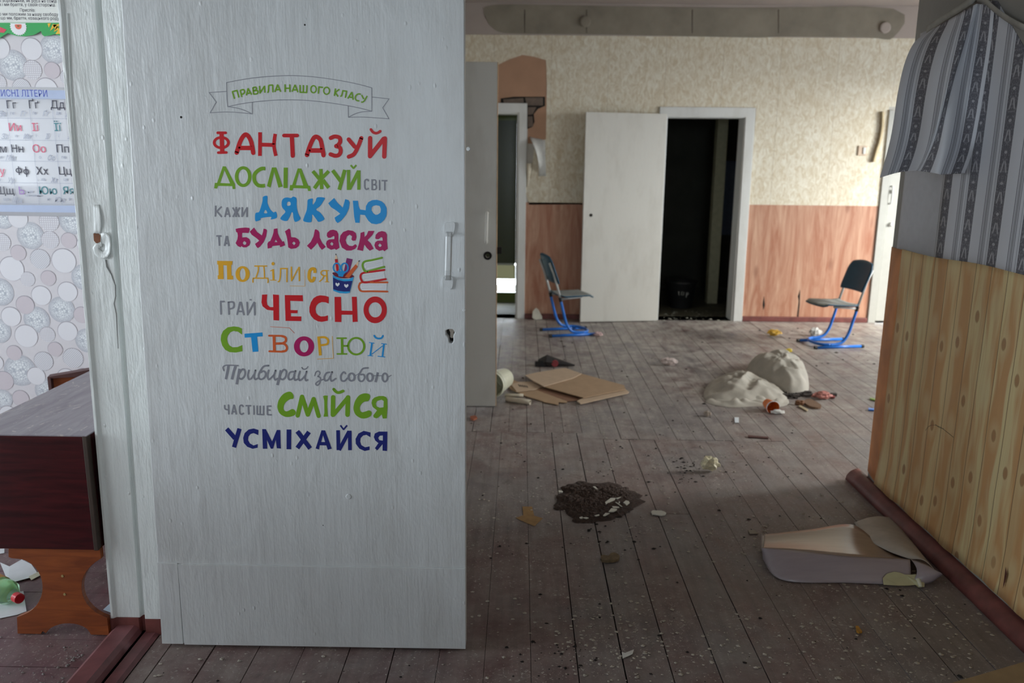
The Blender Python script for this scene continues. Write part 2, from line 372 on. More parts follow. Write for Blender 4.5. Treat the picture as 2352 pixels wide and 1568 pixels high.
while x < 5.2:                      # hall boards
    y0 = 4.46 if x < .36 else 4.36
    if x > 1.72: y0 = 3.8
    cuts = [y0]+([rnd.uniform(5.2, 6.9)] if rnd.random() < .75 else [])+[YB]
    if x+.105 > XL1:
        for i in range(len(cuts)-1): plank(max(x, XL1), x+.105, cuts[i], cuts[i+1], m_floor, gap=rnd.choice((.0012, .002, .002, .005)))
    x += .105
y = -1.0
while y < 3.45:                     # classroom boards run crosswise
    plank(-6, XL0-.01, y, min(y+.145, 3.45), m_floor_cl); y += .145
MB().box(-6.2, XL1, -4, -1.01, -.03, 0).build('floor_boards', m_floor_cl, floor)
MB().box(-6.2, XL1, 3.55, YB, -.03, 0).build('floor_boards', m_floor_cl, floor)
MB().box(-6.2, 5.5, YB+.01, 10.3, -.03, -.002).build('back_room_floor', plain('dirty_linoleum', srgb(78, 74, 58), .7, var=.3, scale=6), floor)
MB().box(XL0, XL1, 2.39, 4.02, -.03, -.001).box(XL0, XL1, 5.0, YB, -.03, -.001).build('floor_boards', m_floor_cl, floor)
MB().box(XR+.05, 5.2, 3.6, 3.8, -.03, -.003).build('floor_boards', m_floor_cl, floor)
# threshold of the near doorway: a rounded board and a lower strip
thr = MB()
prof = [(-1.306, 0), (-1.300, .016), (-1.286, .026), (-1.235, .026), (-1.222, .016), (-1.216, .0), (-1.214, -.012), (-1.20, .004), (-1.165, .006), (-1.152, .0)]
thr.grid([[(px_, yy, pz) for px_, pz in prof] for yy in (1.42, 2.384)])
struct(thr, 'trim_1', plain('threshold_maroon_paint', srgb(122, 78, 80), .4, var=.3, scale=10, bump=.4, bscale=20), thick=.004)

ceil = struct(MB().box(-6.3, 5.6, -4.1, YB+.2, ZC, ZC+.1), 'ceiling', m_ceil)
# left wall with two doorways
wall_with_holes('wall_left', m_plaster, 'x', XL0, XL1, -4.0, YB, 0, ZC, [(1.42, 2.44, -.0, 2.07), (4.03, 5.0, -.0, 2.09)])
wall_with_holes('wall_outer', m_plaster, 'x', -6.1, -5.95, -4.0, YB, 0, ZC, [w[2:] for w in WIN[:3]])
wall_with_holes('wall_rear', m_plaster, 'y', -3.6, -3.5, -6, XR+.2, 0, ZC, [WIN[5][2:]])
wall_with_holes('wall_hall_right', m_redwood, 'x', 5.2, 5.32, 3.6, YB, 0, ZC, [w[2:] for w in WIN[3:5]])
# classroom cross wall
cw = 3.45
wall_c = struct(MB().box(-6, XL0, cw, cw+.1, 0, ZC), 'wall_classroom', m_cwall)
# back wall with three doorways
def bx(u, v): return py(u, v, YB)
wb = wall_with_holes('wall_back', m_plaster, 'y', YB+.001, YB+.22, -6, 5.2, 0, ZC,
    [(-.83, -.022, 0, 1.985), (1.345, 2.10, 0, 1.955), (3.49, 4.3, 0, 1.99)])
# beam strip on top of the back wall, with bare concrete patch
beam = MB().box(XL1, 5.2, YB-.03, YB+.002, 2.655, ZC-.001).build('cornice_board', m_ceil, wb)
def onb(pts, d, fnp=None): return [py(u, v, d) for u, v in pts]
outl = [(1118, 14), (1112, 25), (1116, 42), (1128, 60), (1150, 74), (1200, 77), (1400, 79), (1620, 84), (1740, 86), (1800, 84), (1990, 86), (2052, 86), (2052, 20), (1700, 18), (1400, 14), (1180, 10)]
def polyplane(outline, y, thick=0.0, smooth_=0):
    P = [py(u, v, y) for u, v in outline]; Q = [(p.x, p.z) for p in P]
    if smooth_: Q = [(p.x, p.y) for p in cat_rom(Q, smooth_, True)]
    return MB().prism(Q, [], lambda p, d: (p[0], d, p[1]), y, y+thick)
polyplane(outl, YB-.034, .004, 4).build('bare_concrete_patch', m_concrete, wb)
for u, v in ((1345, 50), (2033, 64)):
    c = py(u, v, YB-.04); t = MB().tube([(c.x, c.y+.01, c.z), (c.x, c.y-.012, c.z), (c.x, c.y-.016, c.z)], [.048, .048, .036], 20)
    t.build('junction_box', m_concrete if u < 1500 else m_ceil, wb, smooth=False)
for u in (1205, 1347, 1590, 1788): 
    polyplane([(u-1, 22), (u+1.5, 22), (u+1, 76), (u-.5, 76)], YB-.0355, .001).build('concrete_seam', plain('seam_brown', srgb(92, 82, 72), .9), wb)
# wallpaper sheets on the back wall (real layers on the plaster, torn open over the left doorway)
zW = 1.135
cas1 = bx(1210, 237)
def PZ(u, v): p = py(u, v, YB-.003); return (p.x, p.z)
sheet1 = [(XL1, 2.655), (1.286, 2.655), (1.286, zW), PZ(1215, 470), PZ(1207, 440), PZ(1211, 405), PZ(1222, 385), PZ(1226, 345), PZ(1236, 322), PZ(1254, 320), PZ(1256, 200), PZ(1254, 138), PZ(1226, 130), PZ(1200, 126), PZ(1170, 136), PZ(1145, 148), PZ(1100, 152), (XL1, 2.45)]
sb = MB().prism(sheet1, [], lambda p, d: (p[0], d, p[1]), YB-.003, YB+.001)
sb.build('beige_wallpaper', m_beige, wb)
MB().box(1.286, 2.19, YB-.003, YB+.001, 2.03, 2.655).box(2.19, 3.425, YB-.003, YB+.001, zW, 2.655).box(3.425, 5.2, YB-.003, YB+.001, 2.05, 2.655).build('beige_wallpaper', m_beige, wb)
MB().box(.045, 1.29, YB-.003, YB+.001, .05, zW).build('wood_print_wainscot', m_redwood, wb)
MB().box(2.185, 3.42, YB-.003, YB+.001, .05, zW).box(4.38, 5.2, YB-.003, YB+.001, .05, zW).build('wood_print_wainscot', m_redwood, wb)
polyplane([(1100, 128), (1258, 118), (1258, 330), (1212, 330), (1212, 236), (1100, 236)], YB-.0005, .001).build('bare_pink_plaster', m_pink, wb)
polyplane([(1150, 226), (1180, 222), (1252, 222), (1252, 243), (1236, 250), (1226, 262), (1228, 280), (1222, 292), (1211, 296), (1211, 240), (1150, 238)], YB-.0015, .001).build('broken_plaster', m_hole, wb)
for q in ([(1206, 224), (1247, 224), (1247, 242), (1210, 242)], [(1155, 228), (1202, 225), (1203, 236), (1157, 237)], [(1212, 246), (1232, 246), (1224, 262), (1212, 264)], [(1212, 267), (1223, 267), (1225, 290), (1212, 292)]):
    polyplane(q, YB-.006, .006).build('brick', m_brick, wb, bevel=.002)
MB().box(3.5, 5.2, YB-.0, YB+.0, 0, .0) 
polyplane([(1830, 735), (1835, 690), (1833, 680), (1838, 665), (1837, 700), (1833, 735)], YB-.005, .001).build('tear', m_hole, wb)
polyplane([(1752, 700), (1755, 680), (1757, 700), (1754, 712)], YB-.005, .001).build('tear', m_hole, wb)
MB().box(.045, .6, YB-.022, YB, 0, .05).build('baseboard', m_maroon, wb, bevel=.006)
MB().box(.6, 1.28, YB-.022, YB, 0, .05).build('baseboard', m_maroon, wb, bevel=.006)
MB().box(2.19, 3.42, YB-.022, YB, 0, .05).build('baseboard', m_maroon, wb, bevel=.006)
# peeled wallpaper tongue by the left doorway
P = []
for i in range(13):
    t = i/12; row = []
    for j in range(7):
        s_ = j/6
        uL = 1216 + 20*t+8*sin(t*3); uR = 1252+2*t; v = 322+82*t - 8*(1-s_)*(1-t)
        d = YB-.012-.13*(1-s_)**1.5*sin(pi*min(1, t*1.1))-.03*t*s_
        row.append(py(uL+(uR-uL)*s_, v, d))
    P.append(row)
MB().grid(P).build('peeled_wallpaper', plain('wallpaper_back', srgb(205, 205, 200), .8), wb, smooth=True, thick=.001)
P = [[py(1211+14*s_/3*(1-t*.6)-2, 375+55*t, YB-.01-.05*sin(pi*s_/3)*(1-t)) for s_ in range(4)] for t in [k/8 for k in range(9)]]
MB().grid(P).build('peeled_wallpaper', m_beige, wb, smooth=True, thick=.001)
# curled strip of wallpaper near right door
pts = cat_rom([(2027, 256), (2026, 290), (2021, 320), (2012, 350), (2006, 372)], 5)
P = []
for q in pts:
    row = []
    for k in range(6):
        a = pi*k/5; row.append(py(q.x-4+8*k/5, q.y, YB-.006-.03*sin(a)))
    P.append(row)
MB().grid(P).build('peeled_wallpaper', plain('brown_paper_strip', srgb(176, 160, 128), .8), wb, smooth=True, thick=.001)

# right wall footprint with the worn, slanting end
rw_poly = [(XR, -4.0), (XR, 3.57), (XR+.012, 3.66), (XR+.03, 3.745), (XR+.06, 3.78), (5.3, 3.78), (5.3, 3.62), (XR+.2, 3.62), (XR+.2, -4.0)]
m_rwtop = plain('grey_painted_plaster', srgb(158, 156, 150), .8, var=.06, scale=5, bump=.3)
wr = struct(MB().prism(rw_poly, [], lambda p, d: (p[0], p[1], d), 0, ZC), 'wall_right', m_rwtop)
path = [Vector((XR, -1.5)), Vector((XR, 3.57)), Vector((XR+.012, 3.66)), Vector((XR+.03, 3.745)), Vector((XR+.055, 3.78))]
def path_at(s_):          # s = arc length measured so that s==y on the straight part
    if s_ <= 3.57: return Vector((XR, s_)), Vector((-1, 0))
    r = s_-3.57
    for i in range(1, len(path)-1):
        L = (path[i+1]-path[i]).length
        if r <= L or i == len(path)-2:
            d = (path[i+1]-path[i]).normalized(); return path[i]+d*min(r, L), Vector((-d.y, d.x))
        r -= L
def wall_sheet(name, mat, s0, s1, ns, zf0, zf1, nz, off, amp=.002, parent=wr, seed=0, thick=.0012):
    P = []; U = []
    for i in range(ns+1):
        s_ = s0+(s1-s0)*i/ns; p, n = path_at(s_); rp = []; ru = []
        za, zb = zf0(s_), zf1(s_)
        for j in range(nz+1):
            z = za+(zb-za)*j/nz; b = off+amp*(1+mnoise.noise(Vector((s_*6+seed, z*4, seed))))+ .010*max(0, .22-z)/.2*(1+mnoise.noise(Vector((s_*9, z*6, 3)))) *(amp > .001)
            rp.append((p.x+n.x*b, p.y+n.y*b, z)); ru.append((s_, z))
        P.append(rp); U.append(ru)
    return MB().grid(P, U).build(name, mat, parent, smooth=True, thick=thick)
wall_sheet('wallpaper_edge_strip', plain('orange_wood_print', srgb(206, 134, 78), .5, var=.22, scale=7, bump=.2), 3.565, 3.79, 10, lambda s_: .07, lambda s_: 1.15-(s_-3.57)*.02, 16, .003, .0006)
wall_sheet('pine_print_wallpaper', m_pine, -1.5, 3.575, 150, lambda s_: .07+.008*mnoise.noise(Vector((s_*8, 0, 0))), lambda s_: 1.15+.004*sin(s_*9)+ (3.6-s_)*.012, 26, .002, .002)
wall_sheet('bare_lining_paper', m_backing, 3.2, 3.66, 12, lambda s_: 1.14, lambda s_: 2.05, 6, .0004, .0004)
wall_sheet('striped_wallpaper', m_stripe, 1.0, 3.30, 60, lambda s_: 1.145, lambda s_: 2.08-.9*max(0, 3.08-s_) if s_ > 2.2 else 1.3, 12, .0012, .0006)
# crease line, tear and pencil scribble in the pine print
def on_wall(u, v, off=.006): p = pxx(u, v, XR-off); return p
MB().add([on_wall(*q, .014) for q in ((2310, 1300), (2313, 1318), (2308, 1338), (2303, 1352), (2306, 1330))], [(0, 1, 2, 3, 4)]).build('tear', plain('torn_edge_brown', srgb(96, 52, 40), .8), wr)
sq = cat_rom([(2126, 988), (2133, 979), (2145, 976), (2160, 981), (2175, 992), (2190, 1004)], 6)
MB().tube([on_wall(q.x, q.y, .0062) for q in sq], .0006, 4).build('pencil_scribble', m_black, wr)
sq = cat_rom([(2148, 974), (2158, 982), (2168, 984)], 5)
MB().tube([on_wall(q.x, q.y, .0062) for q in sq], .0005, 4).build('pencil_scribble', m_black, wr)
# quarter round baseboard
P = []
yy = -1.5
n = 60
for i in range(n+1):
    y_ = -1.5+(3.80+1.5)*i/n; row = []
    for k in range(8):
        a = pi/2*k/7; r = .058+.002*mnoise.noise(Vector((y_*7, k, 0)))
        row.append((XR+.012-r*cos(a)-.004, y_, r*.95*sin(a)+.002))
    P.append(row)
bb = MB().grid(P); bb.build('baseboard_right', m_maroon, smooth=True, thick=.004, kind='structure')

# peeled flap of striped wallpaper hanging off the right wall
Ledge = cat_rom([(2128, 76), (2100, 98), (2078, 145), (2062, 215), (2050, 295), (2038, 350), (2021, 408)], 6)
Redge = cat_rom([(2284, 44), (2276, 110), (2264, 185), (2250, 270), (2235, 345), (2216, 398)], 6)
def samp(L, t): f = t*(len(L)-1); i = min(int(f), len(L)-2); return L[i].lerp(L[i+1], f-i)
NR, NC = 44, 90; P = []; U = []
for i in range(NR+1):
    t = i/NR; a = samp(Ledge, t); b = samp(Redge, t); rp = []; ru = []
    yl = 3.46-.26*t; yr = pxx(b.x, b.y, XR-.004).y
    for j in range(NC+1):
        s_ = j/NC; u = a.x+(b.x-a.x)*s_; v = a.y+(b.y-a.y)*s_
        v += -44*(1-t)**6*max(0, 1-abs(s_-.74)/.74)**1.0 * (1 if s_ < .74 else 1)       # the torn top peaks
        v += t**8*(-12*sin(pi*min(1, s_*1.4)))*1.0
        y_ = yl+(yr-yl)*s_
        y_ -= (.030+.05*t)*sin(pi*s_)                                                   # billows off the wall
        y_ += (.058*sin(s_*9.0-2.6*t+1.2)+.016*sin(s_*19-3*t))*(.25+t)*sin(pi*s_)                                # hanging folds
        sf = .74-.30*t; ff = s_-sf; st = 1/(1+math.exp(-max(-30, min(30, ff/.012))))
        y_ += st*.045*math.exp(-max(0, ff)/.16)*sin(pi*min(1, .15+t))-.02*math.exp(-abs(ff+.03)/.05)*sin(pi*min(1, .15+t))
        rp.append(py(u, v, y_)); ru.append((3.755-.50*s_-.05*st, 1.4+.75*(1-t)))
    P.append(rp); U.append(ru)
flap = MB().grid(P, U).build('wallpaper_flap', m_stripe, wr, smooth=True, thick=.001, label='large peeled flap curling off the wall')
# thin pale torn lip along the top of the flap
lip = cat_rom([(2128, 76), (2160, 54), (2200, 30), (2240, 6), (2260, 9), (2290, 34), (2320, 55), (2352, 72)], 5)
P = [[py(q.x, q.y-d*16, pxx(q.x, q.y, XR-.01).y-(.05 if q.x < 2240 else .008)-d*.01) for d in (0, .5, 1)] for q in lip]
MB().grid(P).build('torn_paper_lip', plain('torn_paper_edge', srgb(176, 174, 166), .9), wr, smooth=True, thick=.001)

# ------------------------------------------------------------------ window frames in the openings (outside the view, light passes them)
def window(n, axis, c, a0, a1, z0, z1):
    mb = MB(); w = .06
    segs = [(a0, a1, z0, z0+w), (a0, a1, z1-w, z1), (a0, a0+w, z0, z1), (a1-w, a1, z0, z1), ((a0+a1)/2-w/2, (a0+a1)/2+w/2, z0, z1)]
    for s0, s1, t0, t1 in segs:
        if axis == 'x': mb.box(c-.03, c+.03, s0, s1, t0, t1)
        else: mb.box(s0, s1, c-.03, c+.03, t0, t1)
    struct(mb, 'window_%d' % n, m_frame)
for k, (ax, c, a0, a1, z0, z1) in enumerate(WIN): window(k+1, 'y' if ax == 'y' else 'x', c+(.08 if ax != 'X' else -.06), a0, a1, z0, z1)

# ------------------------------------------------------------------ near doorway jamb (trim_2)
jp = [(XL0-.004, 2.372), (XL0+.004, 2.372), (XL0+.012, 2.380), (-1.216, 2.380), (-1.212, 2.396), (-1.200, 2.396), (-1.196, 2.372), (-1.152, 2.372), (-1.120, 2.374), (-1.120, 2.46), (XL0-.004, 2.46)]
lean = lambda x, z: x+(.0155+.008*(x+1.302)/.13)*z
jamb = MB().prism(jp, [], lambda p, d: (lean(p[0], d), p[1], d), .055, 2.09)
jamb.box(XL0, -1.10, 1.42, 2.386, 2.06, 2.09)
jt = struct(jamb, 'trim_2', m_jamb, bevel=.002)
MB().prism([(a*1.0+(.002 if a > -1.2 else -.002), b-.002) for a, b in jp], [], lambda p, d: (p[0], p[1], d), .0, .055).build('maroon_foot', m_maroon, jt, bevel=.002)
# blistered and torn paint on the jamb
YJ = 2.380
def PJ(pts, y=YJ, smooth_=4):
    Q = [(py(u, v, y).x, py(u, v, y).z) for u, v in pts]
    if smooth_: Q = [(p.x, p.y) for p in cat_rom(Q, smooth_, True)]
    return Q
MB().prism(PJ([(215, 536), (224, 533), (231, 541), (231, 555), (222, 559), (216, 552)], YJ, 0), [], lambda p, d: (p[0], d, p[1]), YJ-.0015, YJ).build('bare_wood_spot', m_rawwood, jt)
P = []
blist = [(232, 536), (241, 533), (252, 541), (255, 562), (253, 580), (247, 591), (240, 595), (228, 594), (217, 583), (213, 569), (219, 558), (231, 560)]
c0 = (236, 570)
ringsP = []
for k, f in enumerate((1, .8, .55, .3)):
    row = []
    for (u, v) in blist:
        uu, vv = c0[0]+(u-c0[0])*f, c0[1]+(v-c0[1])*f
        row.append(py(uu, vv, YJ-.002-.006*(1 if k == 0 and u > 235 else .45 if k < 2 else .2)))
    row.append(row[0]); ringsP.append(row)
MB().grid(ringsP).build('paint_blister', m_jamb, jt, smooth=True, thick=.0015)
P = []
for t in [i/8 for i in range(9)]:
    v = 470+66*t
    P.append([py(214+8*t*0+2*t+s_*(20-2*t-8*abs(t-.7)), v, YJ-.001-.004*s_*s_*sin(pi*min(1, t*1.05))) for s_ in (0, .25, .5, .75, 1)])
MB().grid(P).build('paint_curl', m_jamb, jt, smooth=True, thick=.001)
cr = [(243, 596), (246, 612), (256, 630), (265, 655), (266, 680), (262, 697), (267, 720), (269, 760), (271, 800)]
MB().tube([py(u, v, YJ-.0004) for u, v in cr], [.0022, .003, .002, .0016, .0018, .0014, .0014, .001, .0006], 4).build('paint_crack', plain('crack_grey', srgb(120, 120, 118), .8), jt)
cr = [(154, 30), (158, 110), (162, 200), (170, 300), (176, 380), (180, 460)]
MB().tube([py(u, v, YJ-.003) for u, v in cr], .0016, 4).build('paint_ridge', m_jamb, jt)

# ------------------------------------------------------------------ DOOR LEAVES
def leaf_poly(x0, x1, z0, z1, holes=()): return [(x0, z0), (x1, z0), (x1, z1), (x0, z1)]
d1 = empty('door_1', (-1.11, YL, 0), kind='structure')
def child_build(mb, name, mat, parent, **kw):       # mesh given in world space under a moved parent
    o = mb.build(name, mat, parent, **kw); o.matrix_parent_inverse = Matrix.Translation(-parent.location) if parent.rotation_euler.z == 0 else parent.matrix_basis.inverted(); return o
kh = []
def DQ(u, v): p = py(u, v, YL); return (p.x, p.z)
# keyhole: traced cylinder-shaped slot cut right through the leaf
def zk(px_, py_): return DQ(990+px_/4.9, 490+py_/4.9)
slot = [zk(*q) for q in ((165, 1320), (195, 1303), (250, 1305), (268, 1340), (250, 1375), (252, 1440), (235, 1462), (205, 1455), (195, 1400), (170, 1365))]
ox0, ox1 = -1.118, DQ(1068, 1300)[0]
outline = [(-1.113, .012), (ox1-.004, .008), (ox1+.002, .016), (ox1+.003, 1.0), (ox1+.002, 2.045), (-1.067, 2.045)]
lf = MB().prism(outline, [slot], lambda p, d: (p[0], d, p[1]), YL, YL+.040)
child_build(lf, 'leaf', m_door, d1, bevel=.0025)
# kick panel: two thin boards nailed over the bottom
zkp = py(700, 1296, YL).z
child_build(MB().prism([(-1.113, .012), (-1.046, .012), (-1.043, zkp), (-1.106, zkp)], [], lambda p, d: (p[0], d, p[1]), YL-.004, YL), 'kick_board', m_door, d1, bevel=.0015)
child_build(MB().box(-1.043, ox1+.002, YL-.004, YL, .010, zkp-.003), 'kick_board', m_door, d1, bevel=.0015)
# thin metal edge / inner escutcheon behind slot
esc = [zk(*q) for q in ((158, 1295), (290, 1295), (290, 1475), (158, 1475))]
eyh = [zk(*q) for q in ((190, 1330), (205, 1312), (245, 1312), (260, 1330), (246, 1360), (244, 1420), (228, 1430), (205, 1420), (206, 1362))]
child_build(MB().prism(esc, [eyh], lambda p, d: (p[0], d, p[1]), YL+.030, YL+.033), 'lock_plate', m_hole, d1)
# handle
def HQ(px_, py_): return DQ(990+px_/4.9, 490+py_/4.9)
hb = MB()
top = [HQ(*q) for q in ((150, 130), (165, 105), (215, 98), (262, 98), (272, 130), (265, 195), (240, 240), (200, 262), (165, 245), (152, 200))]
bot = [HQ(*q) for q in ((128, 735), (145, 712), (165, 738), (215, 735), (225, 705), (250, 730), (250, 775), (240, 830), (210, 852), (175, 825), (130, 818))]
for q in (top, bot): hb.prism([(p.x, p.y) for p in cat_rom(q, 3, True)], [], lambda p, d: (p[0], d, p[1]), YL-.0055, YL)
prf = [(0, .0), (.03, .018), (.10, .034), (.2, .037), (.8, .037), (.9, .034), (.97, .018), (1, .0)]
HD = lambda px_, py_, dd: (lambda p: (p.x, p.z))(py(990+px_/4.9, 490+py_/4.9, YL-.004-dd))
P = []
for t, dd in prf:
    cx, cz = HD(203-14*t, 205+545*t, dd); w = .0092
    P.append([(cx-w, YL-.004-dd, cz), (cx-w*.6, YL-.0065-dd, cz), (cx+w*.6, YL-.0065-dd, cz), (cx+w, YL-.004-dd, cz), (cx+w, YL-.001-dd, cz), (cx-w, YL-.001-dd, cz), (cx-w, YL-.004-dd, cz)])
hb.grid(P)
handle = child_build(hb, 'handle', m_door, d1, bevel=.001)
for q, dd in (((183, 133), 0), ((232, 122), 0), ((158, 798), 0), ((207, 810), 0), ((198, 328), .037), ((190, 642), .037)):
    c = HD(q[0], q[1], dd); y0 = YL-.004-dd-(.0025 if dd else 0)
    s_ = MB().tube([(c[0], y0+.001, c[1]), (c[0], y0-.0012, c[1]), (c[0], y0-.002, c[1])], [.0036, .0036, .0022], 12).build('screw', m_door, handle)
    s_.matrix_parent_inverse = handle.matrix_parent_inverse.copy()
for q in ((700, 57, .003), (416, 269, .004), (742, 1206, .002), (1076, 342, .006), (1066, 712, .005), (801, 1140, .010)):
    c = DQ(q[0], q[1]); r = q[2]
    big = r > .0045
    mb = MB().tube([(c[0], YL+.0005, c[1]), (c[0], YL-.0004-(.0015 if big else 0), c[1])], [r, r*.7], 9)
    child_build(mb, 'paint_chip', m_door if big else m_hole, d1)

# second leaf further down the corridor
Y2 = 4.947
d2 = empty('door_2', (-1.10, Y2, 0), kind='structure')
a2 = py(1143, 142, Y2); kq = py(1120, 587, Y2)
hole = [(kq.x+.012*cos(a), kq.z+.014*sin(a)) for a in [2*pi*k/10 for k in range(10)]]
child_build(MB().prism([(-1.10, .012), (a2.x-.001, .006), (a2.x, 2.069), (-1.10, 2.069)], [hole], lambda p, d: (p[0], d, p[1]), Y2, Y2+.038), 'leaf', m_door2, d2, bevel=.002)
child_build(MB().box(a2.x-.0005, a2.x+.003, Y2-.001, Y2+.039, .006, 2.069), 'bare_edge', m_edgewood, d2)
child_build(MB().box(a2.x+.003, a2.x+.030, Y2+.006, Y2+.028, py(1143, 583, Y2).z, py(1143, 568, Y2).z), 'latch_bolt', m_hole, d2)
h0, h1 = py(1119, 490, Y2), py(1117, 554, Y2)
mb = MB().tube(cat_rom([(h0.x, Y2, h0.z), (h0.x, Y2-.035, h0.z-.01), (h1.x, Y2-.035, h1.z+.01), (h1.x, Y2, h1.z)], 5), .009, 8)
mb.tube([(h0.x, Y2, h0.z+.01), (h0.x, Y2-.005, h0.z+.01)], .02, 12).tube([(h1.x, Y2, h1.z-.01), (h1.x, Y2-.005, h1.z-.01)], .02, 12)
child_build(mb, 'handle', m_door2, d2, smooth=False)
child_build(MB().prism([(kq.x+.026*cos(a), kq.z+.026*sin(a)) for a in [2*pi*k/14 for k in range(14)]], [hole], lambda p, d: (p[0], d, p[1]), Y2-.004, Y2), 'lock_plate', m_hole, d2)
child_build(MB().box(-1.09, a2.x-.001, Y2-.0012, Y2, .006, py(1110, 813, Y2).z), 'kick_board', m_door2, d2)
jb2 = MB().box(XL0-.01, -1.10, 4.99, 5.06, 0, 2.12).box(XL0-.01, -1.10, 3.97, 4.04, 0, 2.12).box(XL0-.01, -1.10, 3.97, 5.06, 2.08, 2.14)
struct(jb2, 'trim_3', m_frame, bevel=.003)

# centre back doorway: casing, leaf folded back, dark room
cs = MB()
zt = 2.03
cs.prism([(1.286, .0), (1.352, .0), (1.352, 1.943), (2.09, 1.943), (2.105, 0), (2.192, 0), (2.178, zt), (1.286, zt)], [], lambda p, d: (p[0], d, p[1]), YB-.022, YB)
cs.box(1.352, 1.366, YB-.01, YB+.2, 0, 1.943).box(2.085, 2.10, YB-.01, YB+.2, 0, 1.943).box(1.352, 2.10, YB-.01, YB+.2, 1.935, 1.95)
struct(cs, 'trim_4', m_frame, bevel=.004)
pL0, pL1 = fl(1335, 741), fl(1509, 738)
dv = (pL1-pL0); dv.z = 0; Lw = dv.length+.01; ang = math.atan2(dv.y, dv.x)
d3 = empty('door_3', (pL1.x, pL1.y, 0), ang, kind='structure')
kh = (-Lw+.075, 1.03)
hole = [(kh[0]+.010*cos(a), kh[1]+.014*sin(a)) for a in [2*pi*k/10 for k in range(10)]]
o = MB().prism([(-Lw, .008), (0, .008), (0, 1.962), (-Lw, 1.966)], [hole], lambda p, d: (p[0], d, p[1]), 0, .036).build('leaf', m_door2, d3, bevel=.002)
MB().tube([(kh[0], .002, kh[1]-.0), (kh[0], -.006, kh[1])], [.017, .012], 12).build('lock_cover', m_hole, d3)
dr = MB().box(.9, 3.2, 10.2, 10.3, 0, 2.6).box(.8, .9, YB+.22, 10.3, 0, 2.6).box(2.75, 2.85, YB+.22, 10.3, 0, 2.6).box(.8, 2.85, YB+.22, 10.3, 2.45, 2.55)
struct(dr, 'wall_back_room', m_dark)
# inner partition post and second wall seen in the dark room
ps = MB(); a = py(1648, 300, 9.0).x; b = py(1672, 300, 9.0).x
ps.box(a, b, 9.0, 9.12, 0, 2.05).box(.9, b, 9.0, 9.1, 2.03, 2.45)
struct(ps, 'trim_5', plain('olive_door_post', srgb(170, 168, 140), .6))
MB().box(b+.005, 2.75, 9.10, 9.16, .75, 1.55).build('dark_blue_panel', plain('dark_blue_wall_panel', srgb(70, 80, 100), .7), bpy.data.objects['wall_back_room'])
mt = thing('tub', fl(1560, 715), 'black plastic tub with faint white marks just inside the dark middle doorway', 'tub')
c = py(1562, 705, 8.75)
tl = []
for (z, r) in ((0, .12), (.26, .165), (.27, .175), (.29, .175), (.285, .155), (.05, .11)):
    tl.append([(r*cos(t), r*sin(t), z) for t in [2*pi*k/24 for k in range(25)]])
mt.location = (c.x, 8.75, 0)
MB().grid(tl).build('tub_body', m_black, mt, smooth=True)
# white brush marks on the tub
wm = MB()
for seg in ([(-.055, .20), (-.045, .15)], [(-.05, .175), (-.04, .20)], [(-.02, .19), (-.022, .155), (0, .155), (.003, .185), (-.02, .19)], [(.03, .13), (.032, .185), (.05, .18), (.05, .16), (.033, .157)]):
    wm.tube([(p[0], -sqrt(max(.001, .148**2-p[0]**2))-.002, p[1]) for p in seg], .003, 5)
wm.build('white_marks', plain('chalk_white', srgb(210, 210, 205), .8), mt)

# left back doorway: casing, green passage, lowered blind with daylight under it
cs = MB().prism([(-.90, 0), (-.83, 0), (-.83, 1.965), (-.028, 1.965), (-.028, 0), (.046, 0), (.046, 2.05), (-.90, 2.05)], [], lambda p, d: (p[0], d, p[1]), YB-.022, YB)
cs.box(-.045, -.022, YB-.008, YB+.2, 0, 1.965).box(-.83, -.022, YB-.005, YB+.2, 1.95, 1.985)
struct(cs, 'trim_6', m_frame, bevel=.004)
YG = 8.9
gx1 = py(1187, 450, YG).x
z_t, z_a, z_b, z_c = py(1165, 281, YG).z, py(1165, 604, YG).z, py(1165, 640, YG).z, py(1165, 671, YG).z
gp = MB().box(gx1+.03, gx1+.08, YB+.2, YG+.1, 0, 2.4).box(-1.0, -.92, YB+.2, YG+.1, 0, 2.4).box(-1.0, gx1+.08, YB+.2, YG+.1, 2.3, 2.4)
gp.prism([(-.92, 0), (gx1+.04, 0), (gx1+.04, 2.3), (-.92, 2.3)], [[(-.86, z_c), (gx1, z_c), (gx1, z_t), (-.86, z_t)]], lambda p, d: (p[0], d, p[1]), YG, YG+.05)
struct(gp, 'wall_passage', m_green)
def transl(name, c, tc, k=.5, glossy=.1):
    m = bpy.data.materials.new(name); m.use_nodes = True; t = m.node_tree; n = t.nodes; out = n['Material Output']; b = n['Principled BSDF']
    b.inputs['Base Color'].default_value = c; b.inputs['Roughness'].default_value = .3
    tr = n.new('ShaderNodeBsdfTranslucent'); tr.inputs[0].default_value = tc; mx = n.new('ShaderNodeMixShader'); mx.inputs[0].default_value = k
    t.links.new(b.outputs[0], mx.inputs[1]); t.links.new(tr.outputs[0], mx.inputs[2]); t.links.new(mx.outputs[0], out.inputs[0]); return m
bl = thing('roller_blind', ((gx1-.86)/2, YG-.03, z_t), 'green translucent blind drawn over the window in the left back doorway', 'blind')
o = MB().box(-.86, gx1-.003, YG-.028, YG-.025, z_a, z_t+.02).build('blind_cloth', transl('green_blind_cloth', srgb(70, 76, 44), srgb(66, 70, 36), .12), bl); o.matrix_parent_inverse = Matrix.Translation(-bl.location)
o = MB().box(-.86, gx1-.012, YG-.034, YG-.022, z_a-.02, z_a).build('bottom_bar', m_frame, bl); o.matrix_parent_inverse = Matrix.Translation(-bl.location)
